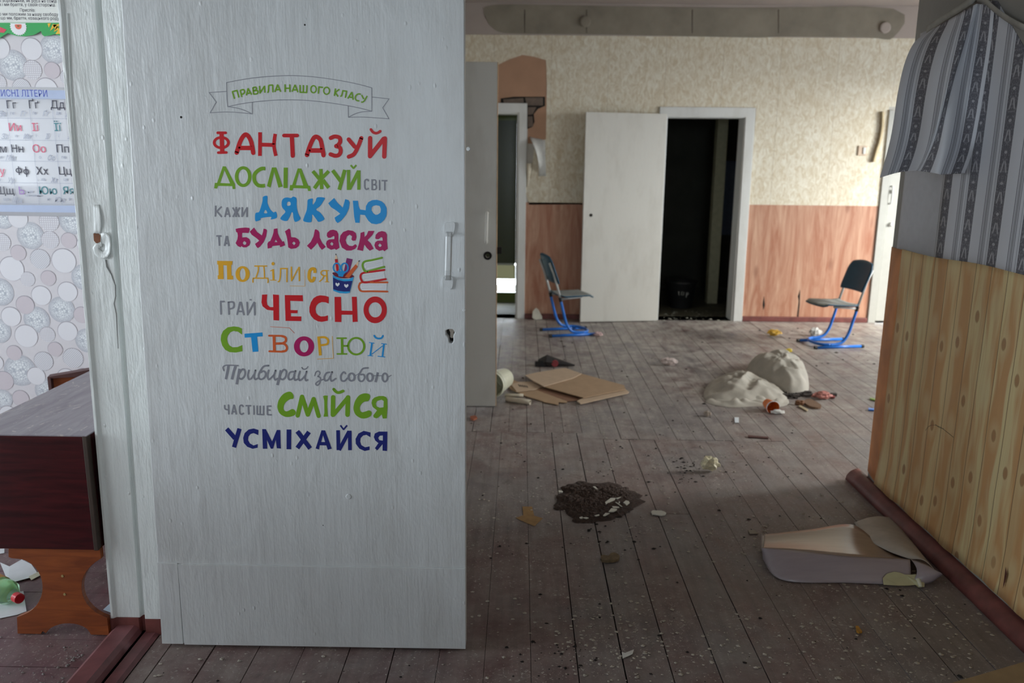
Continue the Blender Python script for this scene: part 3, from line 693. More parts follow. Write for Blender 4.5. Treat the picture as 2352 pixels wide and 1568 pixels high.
o = MB().box(-.86, gx1-.004, YG-.026, YG-.024, z_b, z_a-.02).build('lower_sheet', transl('cream_sheet', srgb(200, 196, 170), srgb(150, 147, 128), .5), bl); o.matrix_parent_inverse = Matrix.Translation(-bl.location)

# right back door: casing and closed leaf with bright slits around it
zr = py(2055, 253, YB).z
cs = MB().prism([(3.425, 0), (3.497, 0), (3.497, zr-.07), (4.3, zr-.07), (4.3, 0), (4.37, 0), (4.37, zr), (3.425, zr)], [], lambda p, d: (p[0], d, p[1]), YB-.02, YB)
m_d4 = plain('old_cream_door_paint', srgb(172, 172, 166), .5, var=.04)
struct(cs, 'trim_7', m_d4, bevel=.004)
d4 = empty('door_4', (4.3, YB, 0), kind='structure')
child_build(MB().box(3.507, 4.295, YB+.002, YB+.04, .018, zr-.078), 'leaf', m_d4, d4, bevel=.002)
for v in (440, 515): 
    c = py(2046, v, YB); child_build(MB().tube([(c.x, YB, c.z), (c.x, YB-.02, c.z), (c.x, YB-.024, c.z)], [.022, .014, .012], 14), 'door_knob' if v > 500 else 'lock_plate', m_frame, d4)
c = py(2045, 450, YB); child_build(MB().tube(cat_rom([(c.x, YB, c.z+.09), (c.x, YB-.03, c.z+.08), (c.x, YB-.03, c.z-.06), (c.x, YB, c.z-.07)], 4), .007, 8), 'handle', m_silver, d4)
# socket
c = py(1980, 346, YB)
sk = thing('wall_switch', (c.x, YB-.003, c.z), 'small cream square wall switch on the beige wallpaper near the right back door', 'switch')
MB().box(-.042, .042, -.012, 0, -.045, .045).build('switch_plate', plain('cream_plastic', srgb(205, 182, 158), .5), sk, bevel=.004)
MB().box(.002, .028, -.02, -.012, -.03, .03).build('rocker', m_frame, sk, bevel=.002)

# ------------------------------------------------------------------ VINYL LETTERING (traced strokes, flat print on the near leaf)
ink = {k: plain('vinyl_'+k, srgb(*v), .35, var=.03) for k, v in dict(red=(206, 22, 34), green=(120, 168, 38), gray=(140, 141, 150), blue=(28, 150, 220), magenta=(176, 20, 96), yellow=(232, 172, 40), orange=(216, 98, 48), navy=(30, 40, 120), peach=(240, 205, 170), black=(20, 20, 24), purple=(130, 40, 110), white=(238, 240, 244), sky=(40, 165, 225), maroon=(110, 20, 50), lime=(120, 170, 44)).items()}
FR = {'A': (460, 150, 4.4804), 'B': (460, 480, 5.113), 'C': (480, 430, 5.6), 'D': (480, 580, 5.6), 'E': (460, 740, 4.9)}
def buf(pts, w, rnd_end):
    P = [Vector((p[0], p[1])) for p in pts]; L = []; R = []
    for i, p in enumerate(P):
        if i == 0: t = P[1]-P[0]
        elif i == len(P)-1: t = P[-1]-P[-2]
        else:
            t = (P[i+1]-P[i]).normalized()+(P[i]-P[i-1]).normalized()
        if t.length < 1e-6: t = Vector((1, 0))
        t.normalize(); n = Vector((-t.y, t.x)); k = 1.0
        if 0 < i < len(P)-1:
            s_ = (P[i+1]-P[i]).normalized(); k = 1/max(.45, abs(n.dot(Vector((-s_.y, s_.x)))))
        L.append(p+n*w/2*k); R.append(p-n*w/2*k)
    polys = [[L[i], L[i+1], R[i+1], R[i]] for i in range(len(P)-1)]
    if rnd_end:
        for c in (P[0], P[-1]): polys.append([c+Vector((cos(a), sin(a)))*w/2 for a in [2*pi*k/12 for k in range(12)]])
    return polys
cnt = [0]
def word(text, frame, color, items, name='vinyl_letters', label=None, lvl=0, parent=d1):
    """items: strings. 'S w r: pts' stroke; leading '~' = smooth; 'P: outline / hole' polygon, 'p' smoothed; 'R: cx,cy,rx,ry,irx,iry' ring"""
    ox, oy, s = FR[frame]; mb = MB(); y = YL-.0005-.00015*lvl
    W3 = lambda p, d: (lambda q: (q.x, y-d, q.z))(py(ox+p[0]/s, oy+p[1]/s, YL))
    for n_it, it in enumerate(items):
        eo = .00003*(n_it % 9)
        head, body = it.split(':'); h = head.split()
        loops = [[tuple(float(c) for c in q.split(',')) for q in part.split()] for part in body.split('/')]
        if h[0] == 'R':
            cx, cy, rx, ry, ix, iy = loops[0][0] if len(loops[0][0]) == 6 else sum(loops[0], ())
            an = [2*pi*k/40 for k in range(40)]
            mb.prism([(cx+rx*cos(a), cy+ry*sin(a)) for a in an], [[(cx+ix*cos(a), cy+iy*sin(a)) for a in an]] if ix else [], W3, eo, eo)
        elif h[0] in 'Pp':
            if h[0] == 'p': loops = [[(q.x, q.y) for q in cat_rom(L, 4, True)] for L in loops]
            mb.prism(loops[0], loops[1:], W3, eo, eo)
        else:
            w = float(h[1]); r = len(h) > 2
            for L in loops:
                if h[0] == '~': L = [(q.x, q.y) for q in cat_rom(L, 6)]
                for q in buf(L, w, r):
                    cnt[0] += 1; e = .00003*(cnt[0] % 9)
                    a_ = sum(q[i].x*q[(i+1) % len(q)].y-q[(i+1) % len(q)].x*q[i].y for i in range(len(q)))
                    if a_ > 0: q = q[::-1]
                    mb.add([(lambda t: (t[0], t[1]-e, t[2]))(W3(p, 0)) for p in q], [tuple(range(len(q)))])
    kw = dict(label=label) if label else dict(label='%s letters reading %s' % (color, text))
    return child_build(mb, name, ink[color], parent, **kw)
word('', 'A', 'gray', ['~ 7 r: 270,178 400,152 560,128 740,112 930,106 1100,113 1300,135 1500,168 1640,198 1765,232', 'S 7 r: 270,178 275,330 283,425/1765,232 1765,472',
 '~ 7 r: 283,425 400,400 560,376 740,360 900,355 1100,361 1300,382 1500,412 1640,440 1765,472/102,488 260,480 400,486 535,500/283,425 380,440 460,465 535,500/1942,550 1780,538 1650,532 1525,535/1525,535 1590,500 1660,480 1765,472',
 'S 7 r: 270,268 92,280 165,378 102,488/535,500 535,380/1768,326 1942,345 1877,437 1942,550/1525,535 1522,420'], name='vinyl_ribbon', label='grey outlined ribbon banner above the slogan')
word('ПРАВИЛА НАШОГО КЛАСУ', 'A', 'green', ['S 15: 331,272 353,345/325,272 384,257/378,260 398,332/411,258 428,326/475,310 492,236/490,236 528,302/481,290 518,284/542,228 550,300/610,212 615,290/614,288 660,215/661,210 665,282/704,205 750,203/745,203 748,278/768,274 796,198/796,198 828,273/778,252 816,250/873,195 873,275/921,196 923,276/873,236 922,236/945,272 975,200/975,200 1005,277/955,253 998,253/1027,202 1027,275/1061,203 1060,277/1098,205 1095,282/1022,277 1100,280/1222,218 1215,292/1216,222 1264,228/1392,238 1380,315/1432,246 1388,280/1388,278 1419,322/1463,260 1510,268/1507,263 1492,335/1518,342 1560,275/1560,275 1574,356/1530,325 1568,332/1660,305 1682,348',
 '~ 15: 408,260 445,250 456,275 442,293 422,300/542,230 572,226 575,252 545,262/545,262 588,262 588,290 550,297/690,280 700,268 704,205/1440,318 1455,310 1468,258/1652,298 1625,295 1600,315 1597,345 1612,362 1638,366/1718,315 1692,358 1676,376 1655,378', 'R: 1165,246,35,43,21,29', 'R: 1300,262,37,43,23,29'])
word('ФАНТАЗУЙ', 'A', 'red', ['S 28 r: 180,694 262,694/186,898 268,896', 'S 44: 220,700 226,890', 'R: 217,795,88,67,58,40', '~ 45 r: 375,898 405,800 438,735 470,712 502,740 528,800 545,900', 'S 46 r: 415,850 520,850',
 'S 38: 616,688 614,932', '~ 36: 772,705 762,770 760,840 778,932', 'S 40: 612,815 768,820', 'S 38 r: 862,722 998,722', 'S 44 r: 942,725 952,930', '~ 45 r: 1098,922 1128,830 1165,752 1197,735 1235,765 1252,830 1268,925', 'S 48 r: 1140,876 1245,876',
 '~ 42 r: 1343,748 1385,732 1432,745 1440,785 1420,818 1398,830/1398,832 1435,845 1445,885 1425,922 1385,930 1341,915', 'S 42 r: 1527,762 1590,838', '~ 42 r: 1658,748 1622,840 1582,912 1528,940', 'S 45 r: 1748,748 1747,935/1750,930 1888,755/1900,752 1893,938', '~ 28 r: 1756,660 1776,686 1805,698 1832,692 1852,678'])
word('ДОСЛІДЖУЙ', 'A', 'green', ['P: 232,1038 262,1040 330,1215 318,1215 248,1078 205,1215 172,1215', 'P: 150,1208 328,1215 356,1215 362,1272 334,1272 330,1243 182,1240 174,1268 143,1265', 'P: 262,1040 355,1218 310,1218 245,1070', 'R: 442,1145,86,107,50,75', '~ 38: 670,1062 630,1063 585,1090 556,1130 560,1190 590,1230 630,1240 666,1236',
 'P: 738,1050 780,1050 848,1245 805,1258 760,1095 722,1257 686,1242', 'S 42: 880,1052 877,1262', 'P: 1003,1060 1040,1062 1110,1240 1062,1240 1018,1095 980,1232 946,1232', 'P: 925,1230 1108,1238 1130,1240 1138,1294 1110,1292 1104,1268 955,1262 948,1288 918,1285',
 'S 36: 1158,1088 1225,1168/1322,1088 1245,1168/1240,1066 1250,1274', 'S 38: 1174,1266 1235,1180/1322,1260 1262,1180', 'S 38: 1362,1080 1445,1192/1488,1075 1430,1280', 'S 34: 1526,1075 1526,1282/1632,1080 1632,1280', 'S 36: 1534,1275 1630,1085', 'S 18: 1548,1026 1578,1062/1574,1062 1606,1026'])
word('СВІТ', 'A', 'gray', ['~ 16: 1733,1192 1718,1174 1695,1185 1692,1215 1694,1258 1712,1276 1733,1262', 'S 16: 1768,1172 1768,1284/1845,1178 1845,1286/1866,1186 1927,1186/1898,1186 1898,1288', '~ 14: 1768,1180 1800,1180 1808,1202 1798,1224 1770,1228/1770,1228 1804,1232 1812,1256 1800,1276 1768,1278'])
word('КАЖИ', 'A', 'gray', ['S 17: 158,1443 155,1556/220,1452 165,1506/168,1498 222,1560/254,1560 278,1460/278,1460 306,1560/262,1530 298,1530/370,1456 368,1560/334,1462 364,1512/362,1508 337,1560/406,1462 375,1512/375,1508 402,1560/432,1458 430,1560/432,1554 482,1463/482,1458 480,1562'])
word('ДЯКУЮ', 'C', 'blue', ['p: 697,122 750,112 752,190 765,235 790,285 830,322 852,312 868,325 872,390 795,413 797,380 672,395 665,415 640,428 597,432 595,350 610,325 645,315 672,240 690,170 / 727,290 750,330 707,330',
 'p: 935,230 940,170 965,140 1005,130 1055,137 1080,120 1115,130 1128,160 1130,250 1150,340 1178,405 1113,445 1088,400 1080,330 1062,325 1035,385 1005,430 960,430 918,405 940,365 983,315 950,270 / 1010,190 1045,190 1047,230 1005,235',
 'p: 1270,165 1300,148 1335,148 1332,195 1340,222 1370,180 1393,130 1488,135 1470,180 1430,240 1378,285 1430,325 1470,375 1482,415 1413,445 1380,410 1330,348 1325,400 1308,450 1217,435 1225,380 1255,300 1265,230',
 'P: 1533,205 1610,137 1650,195 1720,262 1735,215 1752,152 1795,165 1810,195 1800,270 1765,350 1700,430 1655,460 1630,435 1615,390 1690,340 1640,300 1570,255',
 'P: 1850,172 1918,172 1925,240 1945,285 2015,295 2020,240 2050,190 2100,165 2160,160 2220,180 2260,215 2285,265 2288,320 2282,370 2255,420 2210,460 2150,475 2090,465 2050,430 2025,390 2005,357 1942,352 1938,457 1883,455 1868,380 / 2110,240 2150,230 2195,240 2212,280 2205,325 2175,348 2145,355 2115,335 2090,295 2092,260'])
word('ТА', 'C', 'gray', ['S 22: 93,625 162,625/127,625 136,752', 'S 22: 200,755 226,625/232,625 257,757/208,720 250,720'])
word('БУДЬ', 'C', 'magenta', ['P: 343,535 380,525 470,517 520,522 525,545 510,588 430,585 425,610 427,645 480,640 520,665 532,705 520,745 480,772 440,772 415,755 410,772 370,755 343,718 365,670 372,620 365,580 350,575 / 455,690 480,710 475,735 450,740 432,715',
 'P: 525,570 580,517 620,575 680,620 695,575 703,532 735,538 747,555 735,630 705,700 660,760 628,782 610,762 593,728 648,685 600,645 550,610',
 'P: 835,535 880,527 885,590 905,640 945,700 962,690 980,745 915,770 912,745 815,755 805,778 755,787 752,725 765,700 790,688 815,630 830,580 / 858,670 880,703 843,705',
 'P: 977,565 1030,530 1045,545 1055,640 1110,645 1150,670 1168,710 1155,755 1120,783 1055,792 1020,772 1012,700 1000,630 / 1092,697 1115,718 1095,745 1068,718'])
word('ЛАСКА', 'C', 'magenta', ['P: 1362,545 1375,538 1405,555 1420,580 1425,650 1460,720 1502,765 1453,803 1420,765 1395,710 1355,760 1312,802 1260,752 1310,700 1345,630',
 'P: 1515,620 1520,585 1560,550 1600,545 1645,560 1665,600 1665,690 1678,778 1635,805 1618,790 1570,803 1520,775 1505,725 1515,690 1545,670 1612,665 1615,635 1605,625 1560,650 1530,648 / 1580,703 1600,725 1590,748 1570,745 1558,725',
 'P: 1678,690 1690,620 1725,575 1790,550 1850,560 1890,590 1898,640 1885,685 1850,688 1832,670 1840,630 1810,608 1775,630 1758,680 1770,725 1805,752 1845,755 1885,730 1905,755 1880,790 1830,813 1770,812 1710,775',
 'P: 1950,585 1998,570 2000,610 2000,640 2030,610 2050,560 2128,560 2105,610 2038,680 2080,720 2118,790 2068,815 2030,780 1998,735 1980,818 1905,803 1930,720 1945,650',
 'P: 2138,655 2145,610 2180,575 2225,562 2270,575 2290,610 2290,700 2300,790 2255,822 2238,805 2190,818 2145,790 2127,745 2140,705 2170,685 2235,685 2232,650 2215,640 2180,668 2150,665 / 2198,720 2222,745 2210,765 2190,765 2175,745'])
word('ПОДІЛИСЯ', 'D', 'yellow', ['P: 105,105 303,108 300,157 287,157 290,295 310,297 312,345 235,345 230,165 185,160 190,340 113,340 112,290 125,290 120,155 107,152', 'R: 433,275,92,102,37,74', 'S 16 r: 590,172 742,172/570,328 755,328', '~ 16: 636,178 632,240 602,325/705,178 712,250 715,325/572,328 565,355 568,386/752,328 762,355 756,390',
 'R: 824,142,20,22,0,0', 'S 26: 824,212 830,352', 'S 12: 788,236 832,218', 'S 10: 788,353 868,355', '~ 17: 884,372 905,365 918,300 922,205', 'S 17: 914,204 1012,204/1003,204 1003,380', 'S 19: 1060,180 1062,367/1160,182 1164,367', 'S 16: 1066,355 1155,190', 'S 5: 1232,220 1234,432/1042,427 1236,431',
 '~ 40: 1362,262 1360,215 1325,208 1295,240 1287,320 1310,362 1342,355 1355,310', 'S 20: 1514,228 1518,374', 'S 9: 1500,226 1547,232/1488,375 1550,377', '~ 16: 1515,232 1462,232 1440,262 1465,292 1512,298/1482,298 1452,345 1418,373'])
word('', 'D', 'red', ['P: 1618,85 1655,80 1672,240 1640,240'], 'vinyl_pencil', 'red vinyl pencil barrel', 1)
word('', 'D', 'peach', ['P: 1635,15 1655,82 1640,92 1628,86 1618,88', 'P: 1922,105 1924,118 1915,170 1900,160 1886,150'], 'vinyl_pencil_tip', 'peach vinyl pencil tips', 1)
word('', 'D', 'black', ['P: 1631,5 1640,32 1626,30', 'P: 1946,97 1920,104 1930,120'], 'vinyl_pencil_lead', 'black vinyl pencil leads', 2)
word('', 'D', 'purple', ['P: 1772,68 1848,85 1790,320 1720,305'], 'vinyl_ruler', 'purple vinyl ruler', 1)
word('', 'D', 'maroon', ['p: 1592,255 1620,300 1720,330 1840,322 1865,302 1800,268 1700,258'], 'vinyl_cup_inside', 'dark maroon inside of the vinyl pencil cup', 2)
word('', 'D', 'orange', ['P: 1885,150 1915,178 1830,290 1800,325 1745,312'], 'vinyl_crayon', 'orange vinyl crayon', 3)
word('', 'D', 'sky', ['P: 1592,285 1640,315 1720,338 1800,338 1862,310 1812,515 1760,525 1680,520 1600,490'], 'vinyl_cup', 'light blue vinyl pencil cup', 4)
word('', 'D', 'blue', ['R: 1643,192,52,65,34,48', 'R: 1745,192,54,65,34,48', 'P: 1620,240 1690,235 1700,235 1770,245 1735,280 1722,310 1668,305 1660,275'], 'vinyl_scissors', 'blue vinyl scissor handles', 3)
word('', 'D', 'navy', ['P: 1598,318 1660,350 1740,368 1845,362 1812,498 1740,500 1660,490 1598,470'], 'vinyl_cup_band', 'navy band of the vinyl cup', 5)
word('', 'D', 'white', ['P: 1628,390 1640,385 1652,400 1668,385 1682,395 1680,412 1655,435 1630,415', 'P: 1740,408 1752,402 1765,417 1782,402 1796,412 1792,432 1768,453 1744,432'], 'vinyl_hearts', 'two white hearts on the vinyl cup', 6)
word('', 'D', 'white', ['P: 1995,150 2010,125 2230,85 2240,165 2040,212 2000,190', 'P: 1975,300 1985,275 2250,240 2265,320 2010,358 1980,340', 'P: 1950,405 1970,395 2290,398 2282,482 1970,485 1950,450'], 'vinyl_book_pages', 'white pages of the vinyl books', 1)
word('', 'D', 'lime', ['~ 26 r: 2225,65 2100,95 2010,112 1978,145 1982,195 2010,238 2060,235 2255,182'], 'vinyl_book_cover', 'green vinyl book cover', 2)
word('', 'D', 'red', ['~ 26 r: 2255,222 2100,244 1985,260 1950,295 1960,350 1995,382 2090,372 2272,340'], 'vinyl_book_cover', 'red vinyl book cover', 2)
word('', 'D', 'orange', ['~ 24 r: 2295,382 2150,382 1970,382 1930,420 1933,465 1970,496 2100,496 2295,500'], 'vinyl_book_cover', 'orange vinyl book cover', 1)
word('', 'D', 'gray', ['S 3: 2012,148 2226,96/2010,165 2230,115/2014,182 2224,132/2020,196 2232,150/1980,296 2242,254/1984,312 2250,272/1986,330 2248,290/1992,344 2244,308/1962,404 2290,412/1962,420 2278,430/1962,440 2276,450/1968,460 2276,468'], 'vinyl_page_lines', 'grey page lines of the vinyl books', 3)
word('ГРАЙ', 'D', 'gray', ['S 22 r: 150,628 155,788/150,630 194,628/250,637 258,790/362,792 398,640/410,640 448,795/372,755 438,755/490,640 498,796/496,796 580,640/584,642 590,798', '~ 22 r: 255,637 308,635 322,672 306,712 258,724', 'S 20: 523,605 549,605'])
word('ЧЕСНО', 'D', 'red', ['P: 683,540 750,537 743,620 750,670 785,700 828,700 823,537 900,543 902,873 830,868 828,745 750,735 690,690 675,640', 'P: 975,545 1205,547 1210,625 1045,620 1048,737 1140,740 1138,780 1052,778 1055,818 1188,820 1187,880 985,877',
 'P: 1540,570 1540,655 1500,638 1450,635 1408,652 1380,685 1370,725 1378,775 1405,805 1440,820 1490,818 1530,805 1528,875 1450,890 1400,882 1350,855 1310,810 1292,760 1292,700 1310,640 1345,585 1385,560 1430,548 1500,555', 'P: 1615,568 1698,568 1703,745 1845,748 1837,567 1900,567 1912,888 1848,892 1845,798 1703,798 1703,892 1620,890', 'R: 2138,735,150,172,85,97'])
word('С', 'E', 'green', ['P: 470,70 470,138 425,105 375,97 338,112 312,148 302,185 310,230 330,262 365,280 420,278 473,255 475,325 400,340 330,335 280,308 248,262 230,200 235,145 258,95 310,55 380,45 430,52', ])
word('Т', 'E', 'blue', ['P: 497,128 700,113 703,158 640,162 655,328 590,333 572,168 500,172'])
word('В', 'E', 'orange', ['S 22 r: 775,150 915,152/778,325 920,330', 'S 32: 830,150 835,328', '~ 26: 915,153 958,170 962,210 925,235 850,240/850,238 940,240 975,280 962,318 920,328', 'S 5: 788,48 1003,62 1060,122'])
word('О', 'E', 'magenta', ['R: 1168,270,114,113,50,68'])
word('Р', 'E', 'yellow', ['S 32: 1332,165 1352,372', '~ 24: 1318,172 1400,168 1438,200 1425,245 1345,258', 'S 6: 1485,155 1498,403 1318,413'])
word('Ю', 'E', 'green', ['S 18 r: 1540,178 1642,178/1542,355 1648,355', 'S 28: 1595,180 1598,355', 'S 20: 1600,265 1660,265', 'R: 1755,268,103,104,78,82'])
word('Й', 'E', 'blue', ['S 9: 1900,226 1960,235/2036,238 2100,246/1883,372 1942,378/1996,380 2082,390', 'S 20: 1932,235 1913,374/2068,243 2050,386', 'S 9: 1925,362 2055,262', '~ 20 r: 1958,150 1975,172 2005,182 2040,175 2056,152'])
word('Прибирай за собою', 'E', 'gray', ['~ 15 r: 266,542 257,505 285,484 340,482 425,486', '~ 28: 318,488 305,560 288,640/398,490 375,560 357,642/442,522 428,600 410,697/907,538 890,620 868,705',
 '~ 20 r: 440,572 475,528 502,545 500,595 465,636 436,625/548,540 535,595 548,640 578,625 602,590/622,538 606,600 618,640 645,630/768,486 722,492 692,520 658,585 662,628 692,640 728,612 736,570 712,548 682,562/770,540 756,600 770,642 800,622 830,590/848,540 830,600 842,645 870,632/905,572 940,532 968,552 962,608 928,642 900,630/1050,555 1012,562 990,605 1000,642 1035,636 1060,598/1072,545 1055,600 1065,648 1095,640/1122,552 1105,610 1118,652 1152,632 1178,600/1197,552 1180,610 1188,652 1208,648',
 '~ 13 r: 1143,508 1160,527 1190,522 1213,498/1288,600 1303,558 1332,550 1345,575 1325,608', '~ 16 r: 1325,608 1352,625 1345,680 1318,708 1300,690 1330,662 1390,640', '~ 19 r: 1456,562 1420,570 1395,615 1405,655 1440,645 1466,602/1484,556 1465,615 1478,660 1524,632/1634,575 1612,560 1582,600 1588,650 1620,660 1655,628/1888,512 1832,520 1802,560 1778,612 1790,655 1826,660 1850,622 1838,588 1808,588', '~ 7: 1652,632 1690,566/1745,600 1790,570',
 'R: 1702,615,46,52,22,32', 'R: 1908,617,44,54,20,34', '~ 26: 1998,562 1985,620 1972,672', 'S 9: 1945,600 2045,600', 'R: 2078,620,40,56,18,36', '~ 9: 2112,615 2130,605 2152,592'])
word('ЧАСТІШЕ', 'E', 'gray', ['~ 17: 275,928 280,972 318,985', 'S 17: 317,923 321,1036/355,1035 379,926/379,926 406,1037/362,1005 400,1007/510,937 570,937/540,937 545,1038/603,935 605,1040/640,935 640,1035/673,937 673,1035/712,937 712,1042/636,1034 716,1038/755,935 755,1040/755,942 802,942/755,985 792,987/755,1037 805,1040', '~ 17: 486,952 468,932 446,942 442,985 448,1022 468,1034 490,1018'])
word('СМІЙСЯ', 'E', 'green', ['p: 868,935 885,870 930,810 985,782 1025,785 1050,825 1045,860 1010,865 960,900 938,950 945,990 980,1000 1035,975 1072,1000 1065,1040 1010,1062 950,1060 895,1025 872,975', 'S 48 r: 1096,1048 1145,836/1145,836 1210,1038/1212,1034 1276,862/1276,862 1332,1052', 'P: 1382,830 1400,822 1435,825 1432,850 1428,930 1435,1030 1437,1060 1388,1062 1390,1045 1397,1020 1395,880',
 'S 50 r: 1495,842 1492,1040', 'S 46 r: 1500,1038 1662,845', 'S 52 r: 1662,845 1657,1038', '~ 32 r: 1502,752 1525,778 1558,790 1608,772', 'p: 1725,950 1745,880 1790,820 1850,798 1900,808 1912,840 1890,885 1840,895 1800,940 1798,985 1820,1010 1860,1002 1900,990 1928,1010 1920,1050 1870,1078 1810,1078 1755,1045 1730,1000',
 'P: 2105,865 2108,960 2098,1080 2055,1082 2042,1035 2000,1072 1980,1080 1950,1068 1947,1045 1990,990 1940,950 1927,905 1935,870 1960,845 2010,828 2060,828 2090,840 / 1975,915 1990,885 2040,868 2065,885 2062,955 2020,960 1985,945'])
word('УСМІХАЙСЯ', 'E', 'navy', ['S 50: 297,1198 392,1305', 'S 48: 442,1195 380,1405', 'P: 655,1210 653,1268 600,1245 565,1256 543,1285 538,1325 560,1362 600,1385 648,1368 645,1410 590,1422 530,1400 490,1355 483,1300 500,1245 545,1205 600,1193', 'P: 697,1200 738,1200 808,1340 862,1210 900,1210 907,1420 862,1415 850,1320 820,1420 795,1422 750,1320 755,1422 705,1422', 'S 52: 998,1205 997,1427',
 'S 50: 1092,1225 1237,1418/1224,1233 1092,1414', 'P: 1365,1213 1405,1215 1480,1420 1435,1432 1420,1385 1345,1383 1335,1430 1298,1418 / 1382,1270 1405,1345 1360,1345', 'S 42: 1551,1213 1555,1437/1682,1218 1685,1438', 'S 42: 1562,1437 1676,1225', 'S 18: 1577,1158 1615,1208/1611,1208 1652,1158',
 'P: 1915,1238 1915,1292 1870,1265 1835,1272 1805,1300 1798,1340 1812,1380 1855,1405 1905,1395 1905,1435 1850,1447 1790,1420 1750,1365 1748,1310 1780,1250 1840,1220', 'P: 2107,1228 2102,1447 2052,1443 2052,1370 1992,1440 1965,1415 2005,1358 1970,1330 1953,1290 1965,1250 2010,1228 / 2055,1272 2055,1330 2015,1325 2002,1300 2020,1275'])

# ------------------------------------------------------------------ CLASSROOM: printed wallpaper discs, posters
discs = [(-2, 110, 24, 'W'), (30, 150, 34, 'S'), (73, 113, 24, 'W'), (123, 113, 32, 'S'), (75, 161, 21, 'D'), (120, 162, 18, 'P'), (157, 178, 18, 'G'), (-3, 190, 18, 'D'), (50, 203, 21, 'G'), (107, 207, 26, 'W')]
for x_, y_, r_, t_ in ((20, 150, 85, 'S'), (130, 160, 70, 'W'), (355, 185, 70, 'D'), (520, 180, 95, 'S'), (220, 285, 98, 'S'), (15, 333, 62, 'D'), (362, 318, 62, 'D'), (497, 322, 56, 'P'), (133, 410, 55, 'P'), (290, 455, 70, 'G'), (610, 350, 55, 'W'), (460, 468, 87, 'W'), (85, 525, 87, 'W'), (610, 585, 95, 'S'), (200, 600, 52, 'D'), (349, 592, 54, 'P'), (0, 690, 100, 'S'), (298, 718, 70, 'W'), (487, 690, 70, 'W'), (182, 785, 65, 'P'), (80, 870, 70, 'W'), (445, 818, 95, 'S'), (265, 890, 95, 'S'), (590, 857, 58, 'P'), (-10, 970, 90, 'S'), (190, 1010, 82, 'W'), (343, 998, 54, 'D'), (487, 975, 70, 'W'), (630, 1040, 88, 'S'), (103, 1130, 54, 'P'), (315, 1190, 68, 'G'), (398, 1104, 52, 'P'), (527, 1168, 72, 'G'), (-30, 1200, 55, 'W'), (145, 1255, 115, 'S'), (262, 1297, 65, 'W'), (30, 1330, 68, 'P'), (480, 1310, 68, 'W'), (340, 1400, 88, 'S'), (20, 1460, 72, 'S'), (150, 1458, 60, 'P'), (60, 1575, 65, 'W'), (280, 1540, 68, 'W'), (600, 1300, 60, 'P')):
    discs.append((x_/3.136, 450+y_/3.136, r_/3.136, t_))
order = {'W': 2, 'P': 3, 'D': 2, 'G': 2, 'S': 1}
keys = ['S', 'W', 'P', 'D', 'G', 'ring']; pm = MB()
allc = [(py(u, v, cw).x, py(u, v, cw).z, r*py(u+1, v, cw).x-r*py(u, v, cw).x, t) for u, v, r, t in discs]
r2 = random.Random(3)
for _ in range(420):                                   # the same print goes on beyond what the doorway shows
    x_ = r2.uniform(-5.6, -1.34); z_ = r2.uniform(.2, 2.8); r_ = r2.uniform(.03, .062)
    if x_ > -2.15 and .55 < z_ < 2.15: continue
    if all((x_-a)**2+(z_-b)**2 > (r_+c)**2*.8 for a, b, c, t in allc): allc.append((x_, z_, r_, r2.choice('SWWPDG')))
for i, (x_, z_, r_, t_) in enumerate(allc):
    rx = r_; y_ = cw-.0006-.0002*order[t_]-(i % 7)*.00002
    for (rr, yy_, kk, sh) in ((rx*1.03, y_+.0001, 5, .0), (rx, y_, keys.index(t_), 0)):
        if t_ == 'S' and kk == 5: continue
        pts = [(x_, yy_, z_)]+[(x_+rr*cos(a), yy_, z_+rr*sin(a)+(.0015 if kk == 5 else 0)) for a in [2*pi*k/32 for k in range(32)]]
        uv = [(0, 0)]+[(cos(a), sin(a)) for a in [2*pi*k/32 for k in range(32)]]
        pm.add(pts, [(0, 1+k, 1+(k+1) % 32) for k in range(32)], uv, m=kk)
pm.build('circle_print', [DM[k] for k in keys[:5]]+[m_ring], wall_c, kind='stuff')

font_cache = {}
def text_mb(mb, s, size, x, z, y, m, align='LEFT', shear=0, sx=1.0, off=0):
    cu = bpy.data.curves.new('txt', 'FONT'); cu.body = s; cu.size = 1.0; cu.align_x = align; cu.shear = shear; cu.offset = 0; cu.resolution_u = 2
    o = bpy.data.objects.new('txt', cu); COL.objects.link(o)
    dg = bpy.context.evaluated_depsgraph_get(); me = bpy.data.meshes.new_from_object(o.evaluated_get(dg))
    mb.add([(x+v.co.x*sx*size, y, z+v.co.y*size) for v in me.vertices], [tuple(p.vertices) for p in me.polygons], m=m)
    bpy.data.objects.remove(o); bpy.data.curves.remove(cu); bpy.data.meshes.remove(me)
YP = cw-.003
def wp(u, v): p = py(u, v, YP); return p
ppx = (wp(101, 300)-wp(100, 300)).x            # metres per pixel on the wall
# alphabet poster
pt = thing('poster', (wp(-60, 350).x, YP, wp(0, 350).z), 'glossy alphabet poster of printed and handwritten letters on the circle wallpaper', 'poster')
g = G('glossy_poster_paper', .16); g.col(srgb(228, 231, 238)); m_pos = g.m
c00, c10, c11, c01 = wp(0, 201), wp(185, 201), wp(185, 497), wp(0, 497)
Wd = .62
def pbuild(mb, name, mat, par, **kw): o = mb.build(name, mat, par, **kw); o.matrix_parent_inverse = Matrix.Translation(-par.location); return o
xr = wp(185, 350).x; zt_, zb_ = wp(80, 200).z, wp(80, 496).z
P = [[(xr-Wd+Wd*i/12, YP-.001-.002*sin(i*.8)*(j/4), zt_+(zb_-zt_)*j/4) for i in range(13)] for j in range(5)]
pbuild(MB().grid(P), 'poster_sheet', m_pos, pt, smooth=True, thick=.0006)
YT = YP-.0046
m_pb = flatm('poster_blue', srgb(182, 196, 226))
